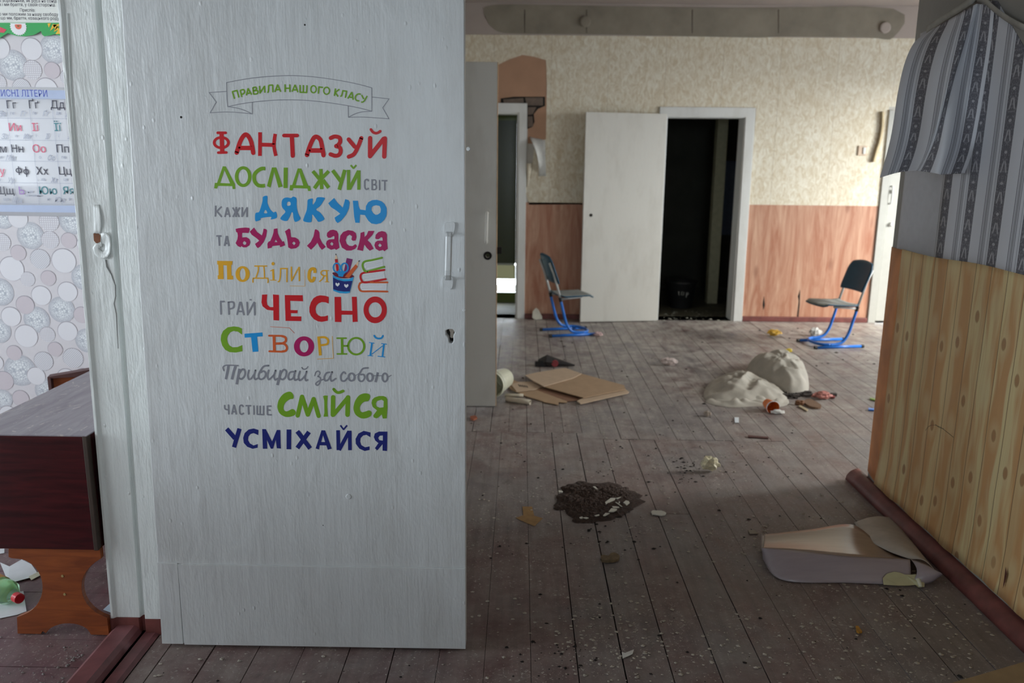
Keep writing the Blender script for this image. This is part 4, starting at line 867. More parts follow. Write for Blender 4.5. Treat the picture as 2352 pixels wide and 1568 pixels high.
for v1, v0 in ((227, 207), (487, 471)): pbuild(MB().box(xr-Wd, xr, YT+.0003, YT+.0006, wp(80, v1).z, wp(80, v0).z), 'blue_band', m_pb, pt)
pr = MB(); inks = [flatm('print_black', srgb(38, 34, 62)), flatm('print_red', srgb(232, 96, 130)), flatm('print_teal', srgb(20, 128, 140)), flatm('print_violet', srgb(170, 130, 200)), flatm('print_grey', srgb(176, 182, 200)), flatm('print_blue', srgb(60, 80, 190))]
STG = {'Нн': (([(-.62, 0), (-.62, .72)], [(-.2, 0), (-.2, .72)], [(-.62, .38), (-.2, .38)], [(.04, 0), (.04, .54)], [(.40, 0), (.40, .54)], [(.04, .29), (.40, .29)]), ()),
       'Фф': (([(-.42, -.03), (-.42, .76)], [(.26, -.2), (.26, .76)]), ((-.42, .38, .31, .24), (.26, .27, .26, .25))),
       'Ь': (([(-.2, 0), (-.2, .72)], [(-.2, .04), (.08, .04), (.17, .1), (.2, .2), (.17, .3), (.08, .37), (-.2, .38)]), ())}
def stroke_glyph(mb, x, z, size, key, y, m):
    ls, rs = STG[key]; n_ = 0
    for L in ls:
        for q in buf(L, .095, False): n_ += 1; mb.add([(x+p.x*size, y-.00002*n_, z+p.y*size) for p in q], [(0, 1, 2, 3)], m=m)
    an_ = [2*pi*k/24 for k in range(24)]
    for cx, cy, rx, ry in rs:
        n_ += 1
        mb.prism([(cx+rx*cos(a), cy+ry*sin(a)) for a in an_], [[(cx+(rx-.09)*cos(a), cy+(ry-.08)*sin(a)) for a in an_]], lambda p, d: (x+p[0]*size, y-.00002*n_, z+p[1]*size), 0, 0, m=m)
text_mb(pr, 'ДРУКОВАНІ ТА РУКОПИСНІ ЛІТЕРИ', .037, wp(112, 222).x, wp(60, 222).z, YT, 5, 'RIGHT', sx=.78, off=.001)
L = [((28, 'Гг', 0), (79, 'Ґґ', 0), (134, 'Дд', 0), (-20, 'Вв', 0)), ((37, 'Ии', 1), (83, 'Іі', 1), (134, 'Її', 2), (-15, 'Зз', 0)), ((45, 'Нн', 0), (92, 'Оо', 1), (146, 'Пп', 0), (-1, 'Мм', 0)), ((56, 'Фф', 0), (99, 'Хх', 0), (151, 'Цц', 0), (0, 'Уу', 1)), ((14, 'Щщ', 0), (52, 'Ь', 3), (112, 'Юю', 2), (160, 'Яя', 2))]
base_v = [249, 301, 350, 401, 446]; names = [('ге', 'ґе', 'де', ''), ('и', 'і', 'ї', ''), ('ен', 'о', 'пе', 'ем'), ('еф', 'ха', 'це', 'у'), ('ща', '', 'ю', 'я')]
for row, bv, nm in zip(L, base_v, names):
    for (u, s, m_), n_ in zip(row, nm):
        if s in STG: stroke_glyph(pr, wp(u, bv).x, wp(u, bv).z, .044, s, YT, m_); continue
        text_mb(pr, s, .044, wp(u, bv).x, wp(u, bv).z, YT, m_, 'CENTER', sx=.98)
        text_mb(pr, n_ or ' ', .018, wp(u+2, bv+14).x, wp(u, bv+14).z, YT, 4, 'CENTER')
        text_mb(pr, s, .030, wp(u+26, bv+18).x, wp(u, bv+18).z, YT, 4, 'CENTER', .45, .8)
text_mb(pr, 'знак', .016, wp(60, 443).x, wp(60, 443).z, YT, 4); text_mb(pr, "м'якшення", .014, wp(60, 451).x, wp(60, 451).z, YT, 4)
for v in (272, 322, 370, 420, 468): pr.box(xr-Wd, xr, YT, YT+.0002, wp(80, v).z-.0006, wp(80, v).z+.0006, m=4)
for u in (-35, 18, 70, 122): 
    a, b = wp(u-3, 227), wp(u+22, 470); pr.add([(a.x-.0006, YT, a.z), (a.x+.0006, YT, a.z), (b.x+.0006, YT, b.z), (b.x-.0006, YT, b.z)], [(0, 1, 2, 3)], m=4)
pbuild(pr, 'poster_print', inks, pt)
# song poster with scalloped flower border
p2 = thing('poster', (wp(-50, 40).x, YP, wp(0, 40).z), 'white song text poster with a scalloped green flower border, above the alphabet', 'poster')
x0, x1 = wp(-150, 60).x, wp(148, 60).x+.01; ztop = 2.45
pbuild(MB().box(x0, x1, YP-.0015, YP-.0005, wp(60, 54).z, ztop), 'poster_sheet', flatm('poster_white', srgb(230, 234, 230)), p2)
edge_ = [(-150, 75), (-110, 90), (-70, 96), (-40, 90), (-20, 78), (-8, 92), (5, 86), (20, 77), (40, 83), (60, 84), (80, 81), (97, 72), (99, 80), (104, 84), (117, 82), (129, 79), (143, 84), (160, 86), (160, 53), (-150, 53)]
MQ = lambda pts: [(wp(u, v).x, wp(u, v).z) for u, v in pts]
pbuild(MB().prism(MQ(edge_), [], lambda p, d: (p[0], d, p[1]), YP-.008, YP-.006), 'green_border', flatm('border_green', srgb(40, 168, 84)), p2)
fw = MB(); YF = YP-.0088
an = [2*pi*k/48 for k in range(48)]
rr = lambda k, a, b: a if k % 2 else b
def petals(u, v, ro, ri, m, lo=0): fw.prism([(wp(u, v).x+rr(k, ro, ri)*ppx*cos(a), wp(u, v).z+rr(k, ro, ri)*ppx*sin(a)) for k, a in enumerate(an) if sin(a) <= .45], [], lambda p, d: (p[0], d, p[1]), YF-lo, YF-lo, m=m)
FM = [flatm('flower_white', srgb(240, 242, 246)), flatm('flower_orange', srgb(232, 110, 80)), flatm('flower_olive', srgb(120, 100, 40)), flatm('flower_yellow', srgb(240, 190, 40)), flatm('leaf_red', srgb(214, 64, 84))]
petals(45, 62, 19, 17, 0); petals(45, 60, 7.5, 7.5, 1, .0003); petals(45, 60, 2.5, 2.5, 2, .0006)
pbuild(fw, 'printed_flower', FM, p2); fw = MB()
for a, b, c in (((112, 55), (120, 54), (115, 64)), ((118, 72), (124, 56), (134, 58)), ((124, 58), (142, 55), (130, 70)), ((130, 79), (141, 62), (143, 78)), ((126, 74), (134, 60), (138, 68))):
    fw.add([(wp(*q).x, YF, wp(*q).z) for q in (a, b, c)], [(0, 1, 2)], m=3)
pbuild(fw, 'printed_flower', FM, p2); fw = MB()
fw.add([(wp(*q).x, YF, wp(*q).z) for q in ((-10, 60), (4, 63), (18, 69), (12, 76), (-2, 75), (-12, 74))], [(0, 1, 2, 3, 4, 5)], m=4)
pbuild(fw, 'printed_leaf', FM, p2)
tx = MB()
for s, u, v, al in (('Згинуть наші воріженьки, як роса на сонці.', 133, 6, 'RIGHT'), ('Запануєм і ми браття, у своїй сторонці.', 129, 15, 'RIGHT'), ('Приспів:', 64, 27, 'CENTER'), ('Душу й тіло ми положим за нашу свободу,', 137, 37, 'RIGHT'), ('І покажем, що ми, браття, козацького роду.', 139, 46, 'RIGHT')):
    text_mb(tx, s, .0175, wp(u, v).x, wp(u, v).z, YP-.002, 0, al, sx=.88)
pbuild(tx, 'poster_print', inks[0], p2)

# ------------------------------------------------------------------ desk by the jamb
dk = thing('desk', (-1.5, 2.8, 0), 'long narrow desk with dark mahogany end box on orange-brown cut-out plywood legs', 'desk')
def db(mb, name, mat, par=dk, **kw): return pbuild(mb, name, mat, par, **kw)
YD = 2.350; XD0, XD1 = -1.70, -1.309
ztop, zbot = py(215, 1003, YD).z+.004, py(120, 1261, YD).z
db(MB().box(XD0, XD1-.014, YD, YD+.016, zbot, ztop-.004), 'end_panel', m_mahog, bevel=.001)
db(MB().box(XD1-.014, XD1, YD-.002, YD+.022, zbot-.002, ztop-.002), 'edge_strip', plain('dark_brown_edge', srgb(58, 44, 34), .6), bevel=.002)
db(MB().box(XD1-.006, XD1, YD+.022, 3.2, zbot, ztop-.004), 'side_panel', m_mahog)
db(MB().box(XD0, XD0+.016, YD+.016, 3.2, zbot, ztop-.004), 'side_panel', m_mahog)
db(MB().box(XD0, XD1-.0, YD-.001, 3.22, ztop-.004, ztop), 'desk_top', m_dtop, bevel=.001)
db(MB().box(XD0, XD1, YD+.03, 3.2, zbot, zbot+.012), 'shelf', m_ply)
def PL(u, v): p = py(u, v, 2.366); return (p.x, p.z)
def arc(cx, cy, rx, ry, a0, a1, n=10): return [(cx+rx*cos(radians(a0+(a1-a0)*k/n)), cy+ry*sin(radians(a0+(a1-a0)*k/n))) for k in range(n+1)]
leg = [(23, 1255), (23, 1276), (30, 1279)]+arc(38, 1345, 63, 66, -75, 72, 14)+[(42, 1414), (44, 1453), (97, 1453), (101, 1446)]+arc(160, 1462, 55, 34, -160, -38, 10)+[(212, 1454), (263, 1456)]
legm = [PL(*q) for q in leg]
xc = (legm[0][0]+(-1.309))/2
# right side mirrored arcs
rarc = arc(278, 1345, 88, 74, 108, 252, 14)
legm = [PL(*q) for q in leg]+[PL(268, 1416)]+[PL(*q) for q in rarc if q[0] < 266]+[PL(268, 1273), PL(268, 1255)]
legm = [(min(p[0], -1.309), max(p[1], .004)) for p in legm]
db(MB().prism(legm, [], lambda p, d: (p[0], d, p[1]), 2.358, 2.376), 'leg_panel', m_ply, bevel=.0008)
db(MB().prism(legm, [], lambda p, d: (p[0], d, p[1]), 3.14, 3.158), 'leg_panel', m_ply)
for u, v in ((143, 1323), (148, 1365)):
    c = py(u, v, 2.356); db(MB().tube([(c.x, 2.3585, c.z), (c.x, 2.356, c.z)], [.0045, .004], 12), 'screw', plain('brass_screw', srgb(170, 150, 100), .4))
# low cupboard added out of view to shade the lower part of the near leaf
cb_ = thing('blocker', (-2.15, .7, 0), 'unseen low grey cupboard standing left of the near doorway', 'blocker')
pbuild(MB().box(-2.35, -1.95, -.15, 1.48, .06, .76), 'blocker_body', plain('grey_blocker_paint', srgb(120, 118, 114), .6), cb_, bevel=.004)
pbuild(MB().box(-2.37, -1.93, -.17, 1.50, .76, .785), 'blocker_top', m_dtop, cb_, bevel=.004)
for k in range(3): pbuild(MB().box(-1.95, -1.935, -.13+.54*k, .39+.54*k, .09, .74), 'blocker_front', plain('blocker_front_grey', srgb(128, 126, 120), .5), cb_, bevel=.003)
pbuild(MB().box(-2.32, -1.98, -.12, 1.45, 0, .06), 'blocker_base', m_black, cb_)
# wooden box standing behind the desk
bxo = thing('drawer_box', (-1.86, 3.33, 0), 'open brown wooden drawer box with pale rim behind the desk', 'box')
a, b = py(111, 866, 3.30), py(212, 848, 3.36)
zq = [(a.x, 3.30, a.z), (b.x+.1, 3.38, b.z+.015)]
bm_ = MB()
def slab(p, q, z0, h0, h1, t, mb):
    d = Vector((q[0]-p[0], q[1]-p[1])).normalized(); nn = Vector((-d.y, d.x))*t
    vs = []
    for (X, h) in ((p, h0), (q, h1)):
        for o_ in (Vector((0, 0)), nn):
            vs += [(X[0]+o_.x, X[1]+o_.y, z0), (X[0]+o_.x, X[1]+o_.y, h)]
    mb.add(vs, [(0, 1, 3, 2), (4, 6, 7, 5), (0, 4, 5, 1), (2, 3, 7, 6), (1, 5, 7, 3), (0, 2, 6, 4)])
slab((zq[0][0]+.012, 3.312), (zq[1][0], 3.392), .002, a.z-.004, zq[1][2]-.004, .012, bm_)
pbuild(bm_, 'back_panel', m_ply, bxo)
rm = MB(); slab((zq[0][0], 3.292), (zq[1][0], 3.372), a.z-.004, a.z+.002, zq[1][2]+.002, .05, rm)
pbuild(rm, 'top_rim', plain('dark_rim', srgb(92, 62, 60), .5), bxo)
rm = MB(); slab((zq[0][0], 3.292), (zq[0][0]+.012, 3.294), .002, a.z, a.z, .05, rm)
pbuild(rm, 'side_panel', plain('dark_rim_side', srgb(92, 62, 60), .5), bxo)

# ------------------------------------------------------------------ sheet / litter helpers
def litter(name, label, cat, pts, mat, z=.003, th=.0012, group=None, crumple=0.0, hs=None, smooth_=0, parts=None):
    Q = [fl(u, v, z) for u, v in pts]
    Q2 = [(p.x, p.y) for p in Q]
    if smooth_: Q2 = [(p.x, p.y) for p in cat_rom(Q2, smooth_, True)]
    cx = sum(p[0] for p in Q2)/len(Q2); cy = sum(p[1] for p in Q2)/len(Q2)
    mb = MB().prism([(p[0]-cx, p[1]-cy) for p in Q2], [], lambda p, d: (p[0], p[1], d+crumple*abs(mnoise.noise(Vector((p[0]*20, p[1]*20, cx))))), 0, th)
    kw = dict(label=label, category=cat)
    if group: kw['group'] = group
    o = mb.build(name, mat, None, **kw); o.location = (cx, cy, z); return o
def crumple(name, label, cat, u, v, size, mat, seed=0, flat=.5, group=None, v0=None):
    """a small crumpled lump: creased sphere resting on the floor"""
    c = fl(u, v, 0); bm = bmesh.new(); bmesh.ops.create_icosphere(bm, subdivisions=3, radius=1)
    for q in bm.verts:
        n_ = q.co.normalized(); k = 1+.55*mnoise.noise(n_*1.9+Vector((seed, 0, 0)))+.30*abs(mnoise.noise(n_*5+Vector((0, seed, 0))))
        q.co = Vector((n_.x*k*size[0], n_.y*k*size[1], n_.z*k*size[2]))
    zmin = min(q.co.z for q in bm.verts)
    for q in bm.verts: q.co.z = max(q.co.z-zmin-size[2]*.15, 0)
    me = bpy.data.meshes.new(name); bm.to_mesh(me); bm.free(); me.materials.append(mat)
    o = bpy.data.objects.new(name, me); o.location = (c.x, c.y, .0012); kw = dict(label=label, category=cat)
    if group: kw['group'] = group
    return link(o, **kw)

# papers and bottle under the desk
litter('paper_sheet', 'white paper sheet lying under the plastic bottle beside the desk leg', 'paper', [(-90, 1372), (54, 1358), (61, 1404), (40, 1412), (0, 1420), (-70, 1432)], m_paper, .002, .001, crumple=.003)
litter('paper_sheet', 'crumpled white paper behind the plastic bottle, left of the desk leg', 'paper', [(0, 1292), (22, 1302), (50, 1286), (72, 1296), (86, 1316), (92, 1320), (62, 1330), (20, 1340)], m_paper, .004, .001, crumple=.006)
litter('paper_sheet', 'small cream paper scrap beside the desk leg', 'paper', [(66, 1324), (88, 1313), (93, 1321), (72, 1332)], plain('cream_paper', srgb(200, 200, 178), .7), .006, .001)
litter('paper_sheet', 'white paper corner at the left picture edge behind the desk leg', 'paper', [(-40, 1262), (10, 1260), (10, 1270), (-30, 1275)], m_paper, .002, .001)
litter('paper_sheet', 'blue-white paper corner seen through the right desk leg cut-out', 'paper', [(237, 1400), (259, 1380), (300, 1385), (300, 1412), (262, 1409)], plain('bluish_paper', srgb(190, 208, 222), .7), .002, .001)
bo = thing('plastic_bottle', fl(20, 1376), 'clear green plastic bottle with red cap lying on paper beside the desk', 'bottle')
def glassy(name, c, tr=.75):
    g = G(name, .08); g.col(c); g.b.inputs['Transmission Weight'].default_value = tr; g.b.inputs['IOR'].default_value = 1.2; return g.m
cp = fl(38, 1372, .04); bo.location = (cp.x, cp.y, 0); 
dirb = Vector((-.80, .60, 0)).normalized()
def lathe_dir(prof, org, d, n=24):
    d = Vector(d).normalized(); a = d.orthogonal().normalized(); b = d.cross(a)
    return [[Vector(org)+d*t+a*(r*cos(k*2*pi/n))+b*(r*sin(k*2*pi/n)) for k in range(n+1)] for t, r in prof]
d_ = Vector((-.85, .5, .0)).normalized(); org = Vector((.0, 0, .042))
MB().grid(lathe_dir([(0, .013), (.012, .014), (.02, .022), (.05, .040), (.08, .042), (.085, .040), (.23, .041), (.26, .036), (.262, .0)], org, d_)).build('bottle_body', glassy('clear_green_plastic', srgb(196, 245, 210), .85), bo, smooth=True)
MB().grid(lathe_dir([(.10, .0425), (.17, .0425)], org, d_)).build('bottle_label', plain('yellow_red_label', srgb(206, 150, 60), .5, var=.4, scale=30), bo, smooth=True)
MB().grid(lathe_dir([(-.022, .0), (-.022, .013), (-.020, .017), (.004, .017), (.004, .0)], org, d_)).build('bottle_cap', plain('red_cap', srgb(196, 20, 34), .35), bo, smooth=False)

# ------------------------------------------------------------------ CHAIRS
def make_chair(label, loc, rz, pitch=0.0):
    t = thing('school_chair', loc, label, 'chair', rz)
    Wc = .145
    for s in (-1, 1):
        y = s*Wc
        rn_ = MB().tube([(.02, y, .014), (.43, y, .014)], .0125, 12).build('runner', m_blue, t, smooth=True)
        for x_ in (.0, .43): MB().tube([(x_, y, .014), (x_+.022, y, .014)], .0145, 12).build('runner_cap', m_black, rn_)
        pts = cat_rom([(.098, y, .325), (.125, y, .22), (.155, y, .12), (.20, y, .055), (.26, y, .036), (.31, y, .034)], 5)
        lg_ = MB().tube(pts, .0125, 12).build('leg', m_blue, t, smooth=True)
        MB().tube([(.092, y, .355), (.100, y, .318)], .0155, 12).build('collar', m_black, lg_)
        MB().tube([(-.012, y, .66), (.03, y, .56), (.094, y, .345)], .0105, 12).build('back_post', m_silver, t, smooth=True)
        MB().tube([(.10, y, .338), (.22, y*.96, .348), (.30, y*.9, .352)], .009, 10).build('seat_rail', m_silver, t, smooth=True)
    fr = cat_rom([(.31, -Wc, .034), (.36, -Wc*.8, .032), (.385, -Wc*.4, .03), (.39, 0, .03), (.385, Wc*.4, .03), (.36, Wc*.8, .032), (.31, Wc, .034)], 4)
    MB().tube(fr, .0125, 12).build('front_bow', m_blue, t, smooth=True)
    # seat shell
    P = []; Q = []
    for i in range(13):
        a = i/12; row = []; 
        for j in range(11):
            b = j/10*2-1
            w = .168*(1-.08*a)*(1-.10*max(0, abs(a-.5)-.42)/.08)
            z = .362-.010*(1-b*b)*(1-a)+(.018*a if pitch else .006*a)-.018*max(0, a-.85)/.15+.012*max(0, .12-a)/.12
            row.append((.095+.325*a-.02*(b*b)*(a > .9), b*w, z))
        P.append(row)
    se_ = MB().grid(P).build('seat', [m_dustseat, m_teal], t, smooth=True, thick=.012)
    rim = [P[0][j] for j in range(11)]+[P[i][10] for i in range(1, 13)]+[P[12][j] for j in range(9, -1, -1)]+[P[i][0] for i in range(11, 0, -1)]
    MB().tube([(p[0], p[1], p[2]-.002) for p in rim]+[(rim[0][0], rim[0][1], rim[0][2]-.002)], .0065, 8).build('seat_rim', m_teal, se_, smooth=True)
    # backrest shell: curved plate with rounded top corners
    P = []
    for i in range(11):
        a = i/10; row = []; z = .475+.235*a
        for j in range(15):
            b = j/14*2-1; w = .172*(1-.04*(1-a))
            rc = .06
            if a > .65: w *= 1-.22*((a-.65)/.35)**2.4
            if a < .12: w *= 1-.06*((.12-a)/.12)
            x_ = .075-.36*(z-.46)*1.02 + .000 + .020*(b*b)-.012+.012
            row.append((x_-.012, b*w, z+.018*a*(1-b*b)))
        P.append(row)
    MB().grid(P).build('backrest', m_teal, t, smooth=True, thick=.011)
    return t
def start(uA, uB): return (fl(*uA, .014)+fl(*uB, .014))/2
s1 = start((1240, 757), (1262, 771)); make_chair('dark teal school chair on blue runners, left of the open cream door', (s1.x, s1.y, 0), radians(15.5))
s2 = start((1985, 796), (1938, 777)); make_chair('dark teal school chair on blue runners, in front of the right back door', (s2.x+.0, s2.y, 0), radians(190.5), 1)

# ------------------------------------------------------------------ FLOOR LITTER, hall
m_card = plain('brown_cardboard', srgb(176, 148, 118), .8, var=.06); m_card2 = plain('pale_cardboard', srgb(196, 172, 146), .8, var=.05); m_card3 = plain('dark_cardboard', srgb(138, 102, 80), .8, var=.05)
cb = thing('flattened_cardboard_box', fl(1290, 885), 'flattened brown cardboard box with torn flaps lying open on the floor by the second door', 'cardboard box')
def cz(px_, py_): return (1130+px_/6.72, 780+py_/6.72)
def cpart(pts, z, mat, name, th=.004):
    Q = [fl(*cz(*q), z) for q in pts]; pbuild(MB().prism([(p.x, p.y) for p in Q], [], lambda p, d: (p[0], p[1], d), z-th, z), name, mat, cb)
cpart([(235, 700), (240, 580), (410, 650), (640, 640), (850, 735), (700, 775), (1165, 940), (1150, 972), (1030, 960), (1025, 1005), (950, 985), (800, 960), (780, 945), (500, 860), (370, 800), (300, 770)], .008, m_card, 'left_panel')
cpart([(700, 775), (850, 735), (1410, 890), (1310, 930), (1165, 945)], .009, m_card3, 'under_panel')
cpart([(510, 545), (700, 500), (1130, 432), (1385, 520), (1250, 590), (800, 715), (650, 640)], .034, m_card2, 'upper_flap', .005)
cpart([(800, 715), (1385, 523), (2040, 700), (2060, 760), (1410, 890), (850, 735)], .026, m_card, 'main_panel', .005)
cpart([(2060, 760), (2115, 800), (2100, 820), (1370, 985), (1310, 940), (1410, 895)], .016, m_card2, 'front_flap', .005)
cpart([(300, 690), (420, 650), (640, 640), (790, 720), (640, 770), (380, 800)], .016, m_card2, 'left_flap', .004)
# lettering-like dark marks printed on the box
for k in range(5): cpart([(400+k*30, 690+k*4), (412+k*30, 688+k*4), (440+k*30, 720+k*4), (428+k*30, 723+k*4)], .0168, m_hole, 'printed_mark', .0004)
rp = plain('rolled_paper', srgb(206, 196, 176), .7, var=.06)
def roll(name, label, u0, v0, u1, v1, r, mat, open_=True):
    a, b = fl(u0, v0, r), fl(u1, v1, r); c = (a+b)/2; d = (b-a); L_ = d.length; t = thing(name, (c.x, c.y, 0), label, 'paper roll')
    n = 18; P = []
    for q in (-L_/2, -L_/6, L_/6, L_/2):
        P.append([Vector((0, 0, r+.001))+d.normalized()*q+(Vector((0, 0, 1))*cos(k*5.6/n)+d.normalized().cross(Vector((0, 0, 1)))*sin(k*5.6/n))*r for k in range(n+1)])
    MB().grid(P).build('curled_sheet', mat, t, smooth=True, thick=.002); return t
roll('paper_roll', 'thick curled cream paper piece in front of the cardboard, on the floor', 1163, 916, 1218, 924, .016, rp)
roll('paper_roll', 'thin curled cream paper strip behind another curl, beside the white bucket', 1160, 908, 1202, 908, .010, rp)
# bucket lying on its side behind the second leaf
bk = thing('bucket', fl(1150, 905), 'off-white plastic bucket lying on its side behind the second door leaf', 'bucket')
bp = fl(1128, 914); bk.location = (bp.x, bp.y, 0)
dax = Vector((.42, .90, .0))
MB().grid(lathe_dir([(.20, .0), (.20, .066), (.03, .084), (.0, .088), (.004, .082), (.19, .060), (.19, .0)], (0, 0, .090), dax, 32)).build('bucket_body', plain('off_white_plastic', srgb(206, 206, 184), .45, var=.08), bk, smooth=False)
MB().grid(lathe_dir([(.022, .085), (.03, .091), (.044, .084)], (0, 0, .092), dax, 32)).build('bucket_rim', plain('off_white_rim', srgb(210, 210, 190), .45), bk, smooth=True)
# black broken toy behind the cardboard
ty = thing('broken_toy', fl(1268, 836), 'broken black plastic toy with a small pink wheel lying behind the cardboard', 'toy')
tp = fl(1268, 841); ty.location = (tp.x, tp.y, 0)
mb = MB().tube([(-.10, .02, .03), (-.04, 0, .045), (.04, 0, .03), (.17, -.01, .012)], [.02, .045, .03, .006], 8)
mb.box(-.13, -.05, -.02, .03, .001, .035)
mb.build('toy_body', plain('charcoal_plastic', srgb(42, 38, 38), .5, bump=.5, bscale=40), ty)
MB().tube([(.02, -.035, .03), (.02, -.02, .03)], .026, 14).build('wheel', plain('pink_plastic', srgb(150, 60, 66), .5), ty)
MB().tube([(-.07, -.03, .025), (-.07, -.02, .025)], .02, 12).build('wheel', m_black, ty)
# scrap leaning at the wainscot behind the left chair
sc = thing('paper_scrap', fl(1233, 733), 'torn off-white paper scrap leaning by the skirting behind the left chair', 'paper')
a = py(1233, 733, 7.9); sc.location = (a.x, 7.9, 0)
MB().prism([(-.045, .02), (-.04, .08), (-.01, .115), (.015, .10), (.05, .035), (.055, .01), (-.01, .002)], [], lambda p, d: (p[0], d+p[1]*.3, p[1]), -.004, .0).build('scrap_sheet', plain('offwhite_scrap', srgb(206, 204, 190), .7), sc)

# white sack: a crumpled sheet over two lumps (height field with real folds)
sk = thing('sack', fl(1740, 880), 'crumpled dirty white sack slumped on the floor with rubbish spilling from it', 'sack')
m_sack = plain('dirty_white_sack', srgb(182, 176, 164), .75, var=.12, scale=9, bump=.4, bscale=30)
def lump(name, outl, hfun, mat, nz=0.0, res=46, seed=0):
    Q = [fl(u, v) for u, v in outl]; Q = [Vector((p.x, p.y)) for p in cat_rom([(p.x, p.y) for p in Q], 6, True)]
    c = sum(Q, Vector((0, 0)))/len(Q); N = len(Q); R = 22; P = []
    for i in range(R+1):
        f = 1-i/R; row = []
        for k in range(N+1):
            q = Q[k % N]; p = c+(q-c)*f; h = hfun(p, f, c)
            row.append((p.x, p.y, max(.002, h)))
        P.append(row)
    o = pbuild(MB().grid(P), name, mat, sk, smooth=True); return o
def foldn(p, s=9, sd=0): return abs(mnoise.noise(Vector((p.x*s+sd, p.y*s*.7, sd))))
lump('sack_mouth_end', [(1722, 872), (1715, 850), (1740, 838), (1790, 832), (1830, 842), (1852, 862), (1858, 890), (1848, 906), (1815, 908), (1785, 900), (1755, 888)],
     lambda p, f, c: .185*(1-f**2.6)**.6*(1-.34*foldn(p, 11, 2)-.10*foldn(p, 26, 4))*(1 if f < .999 else 0), m_sack)
lump('sack_body', [(1620, 916), (1622, 890), (1640, 872), (1668, 862), (1700, 858), (1730, 862), (1762, 885), (1800, 902), (1808, 918), (1790, 926), (1730, 930), (1680, 930)],
     lambda p, f, c: (.105*(1-f**1.7)**.75*(1-.85*foldn(p, 8, 5)-.25*foldn(p, 22, 1))+.012*(1-f))*(1 if f < .999 else 0), m_sack, seed=3)
lump('sack_hem', [(1620, 922), (1640, 914), (1700, 922), (1750, 922), (1800, 912), (1812, 926), (1790, 935), (1740, 934), (1680, 936), (1640, 930)],
     lambda p, f, c: .034*(1-f**2)**.6*(.6+1.2*foldn(p, 14, 8)), m_sack, seed=8)
# dark mouth of the sack
m_grim = plain('grimy_sack_mouth', srgb(70, 64, 60), .9, var=.5, scale=40, bump=.8, bscale=40)
cc = fl(1820, 905); ml = MB()
mo = thing('rubbish_pile', (cc.x, cc.y, 0), 'dark pile of small rubbish spilling from the mouth of the white sack', 'rubbish')
rr3 = random.Random(11)
for i in range(90):
    x_ = rr3.gauss(0, .08); y_ = rr3.gauss(-.03, .035); s_ = rr3.uniform(.006, .020); z_ = .002
    ml.box(x_-s_, x_+s_, y_-s_*.7, y_+s_*.7, z_, z_+s_*rr3.uniform(.4, 1.2))
ml.build('dark_bits', m_grim, mo, kind='stuff')
# orange cup
cu = thing('paper_cup', fl(1775, 950), 'crushed orange paper cup lying in front of the white sack', 'cup')
cq = fl(1772, 944); cu.location = (cq.x, cq.y, 0)
MB().grid(lathe_dir([(0, .0), (0, .028), (.085, .040), (.09, .042), (.09, .038), (.02, .026)], (-.015, .055, .036), (.12, -.95, -.02), 22)).build('cup_body', plain('orange_print_cup', srgb(214, 108, 36), .5, var=.15, scale=60), cu, smooth=False)
MB().grid(lathe_dir([(.086, .0415), (.092, .0435), (.096, .0415)], (-.015, .055, .036), (.12, -.95, -.02), 22)).build('cup_rim', m_paper, cu, smooth=True)
mw = plain('crumpled_white_paper', srgb(214, 212, 206), .7, var=.08, scale=40)
crumple('crumpled_paper', 'crumpled greyish tissue at the mouth of the orange cup', 'paper', 1786, 950, (.035, .018, .012), mw, 4)
# dropped objects; each with its own look
my = plain('yellow_wrapper', srgb(206, 180, 40), .4, var=.3, scale=80)
crumple('wrapper', 'crumpled cream and white snack wrapper alone on the boards behind the soil heap', 'wrapper', 1630, 1082, (.040, .022, .032), plain('cream_wrapper', srgb(216, 208, 176), .5, var=.35, scale=60), 2)
crumple('yellow_wrapper', 'small bright yellow and green wrapper left of the right chair', 'wrapper', 1778, 771, (.055, .022, .025), plain('yellow_green_wrapper', srgb(200, 156, 50), .5, var=.4, scale=50), 5)
crumple('yellow_wrapper', 'tiny lemon yellow wrapper behind the white sack', 'wrapper', 1811, 809, (.028, .015, .014), my, 6)
crumple('crumpled_paper', 'crumpled white and pink paper on the open hall floor, far from the walls', 'paper', 1536, 839, (.050, .022, .028), plain('pinkish_paper', srgb(206, 190, 184), .7, var=.2, scale=40), 7)
crumple('crumpled_paper', 'crumpled white paper ball just behind the runners of the right chair', 'paper', 1872, 772, (.045, .03, .035), mw, 8)
crumple('crumpled_paper', 'small white and pink scrap at the runner tip of the left chair', 'paper', 1374, 772, (.035, .018, .02), plain('pink_white_scrap', srgb(200, 172, 170), .7, var=.3, scale=60), 9)
crumple('crumpled_paper', 'crumpled whitish paper on top of the far side of the sack', 'paper', 1780, 829, (.04, .02, .02), mw, 10)
crumple('food_scrap', 'red and white food carton scraps right of the sack', 'rubbish', 1888, 916, (.055, .03, .022), plain('red_white_scrap', srgb(184, 120, 110), .7, var=.6, scale=70), 12)
litter('wood_stick', 'thin red-brown stick lying right of the red and white scraps', 'stick', [(1870, 905), (1918, 911), (1917, 915), (1870, 909)], plain('red_stick', srgb(130, 52, 50), .7), .004, .008)
litter('shoe_insole', 'brown crumpled insole shaped scrap right of the orange cup', 'scrap', [(1848, 922), (1862, 920), (1884, 932), (1884, 938), (1866, 938), (1850, 930)], plain('tan_insole', srgb(120, 92, 70), .8), .003, .012, smooth_=3)
litter('wood_stick', 'short pale stick in front of the rubbish spilling from the sack', 'stick', [(1834, 934), (1838, 932), (1856, 942), (1853, 945)], plain('pale_stick', srgb(176, 160, 130), .7), .003, .006)
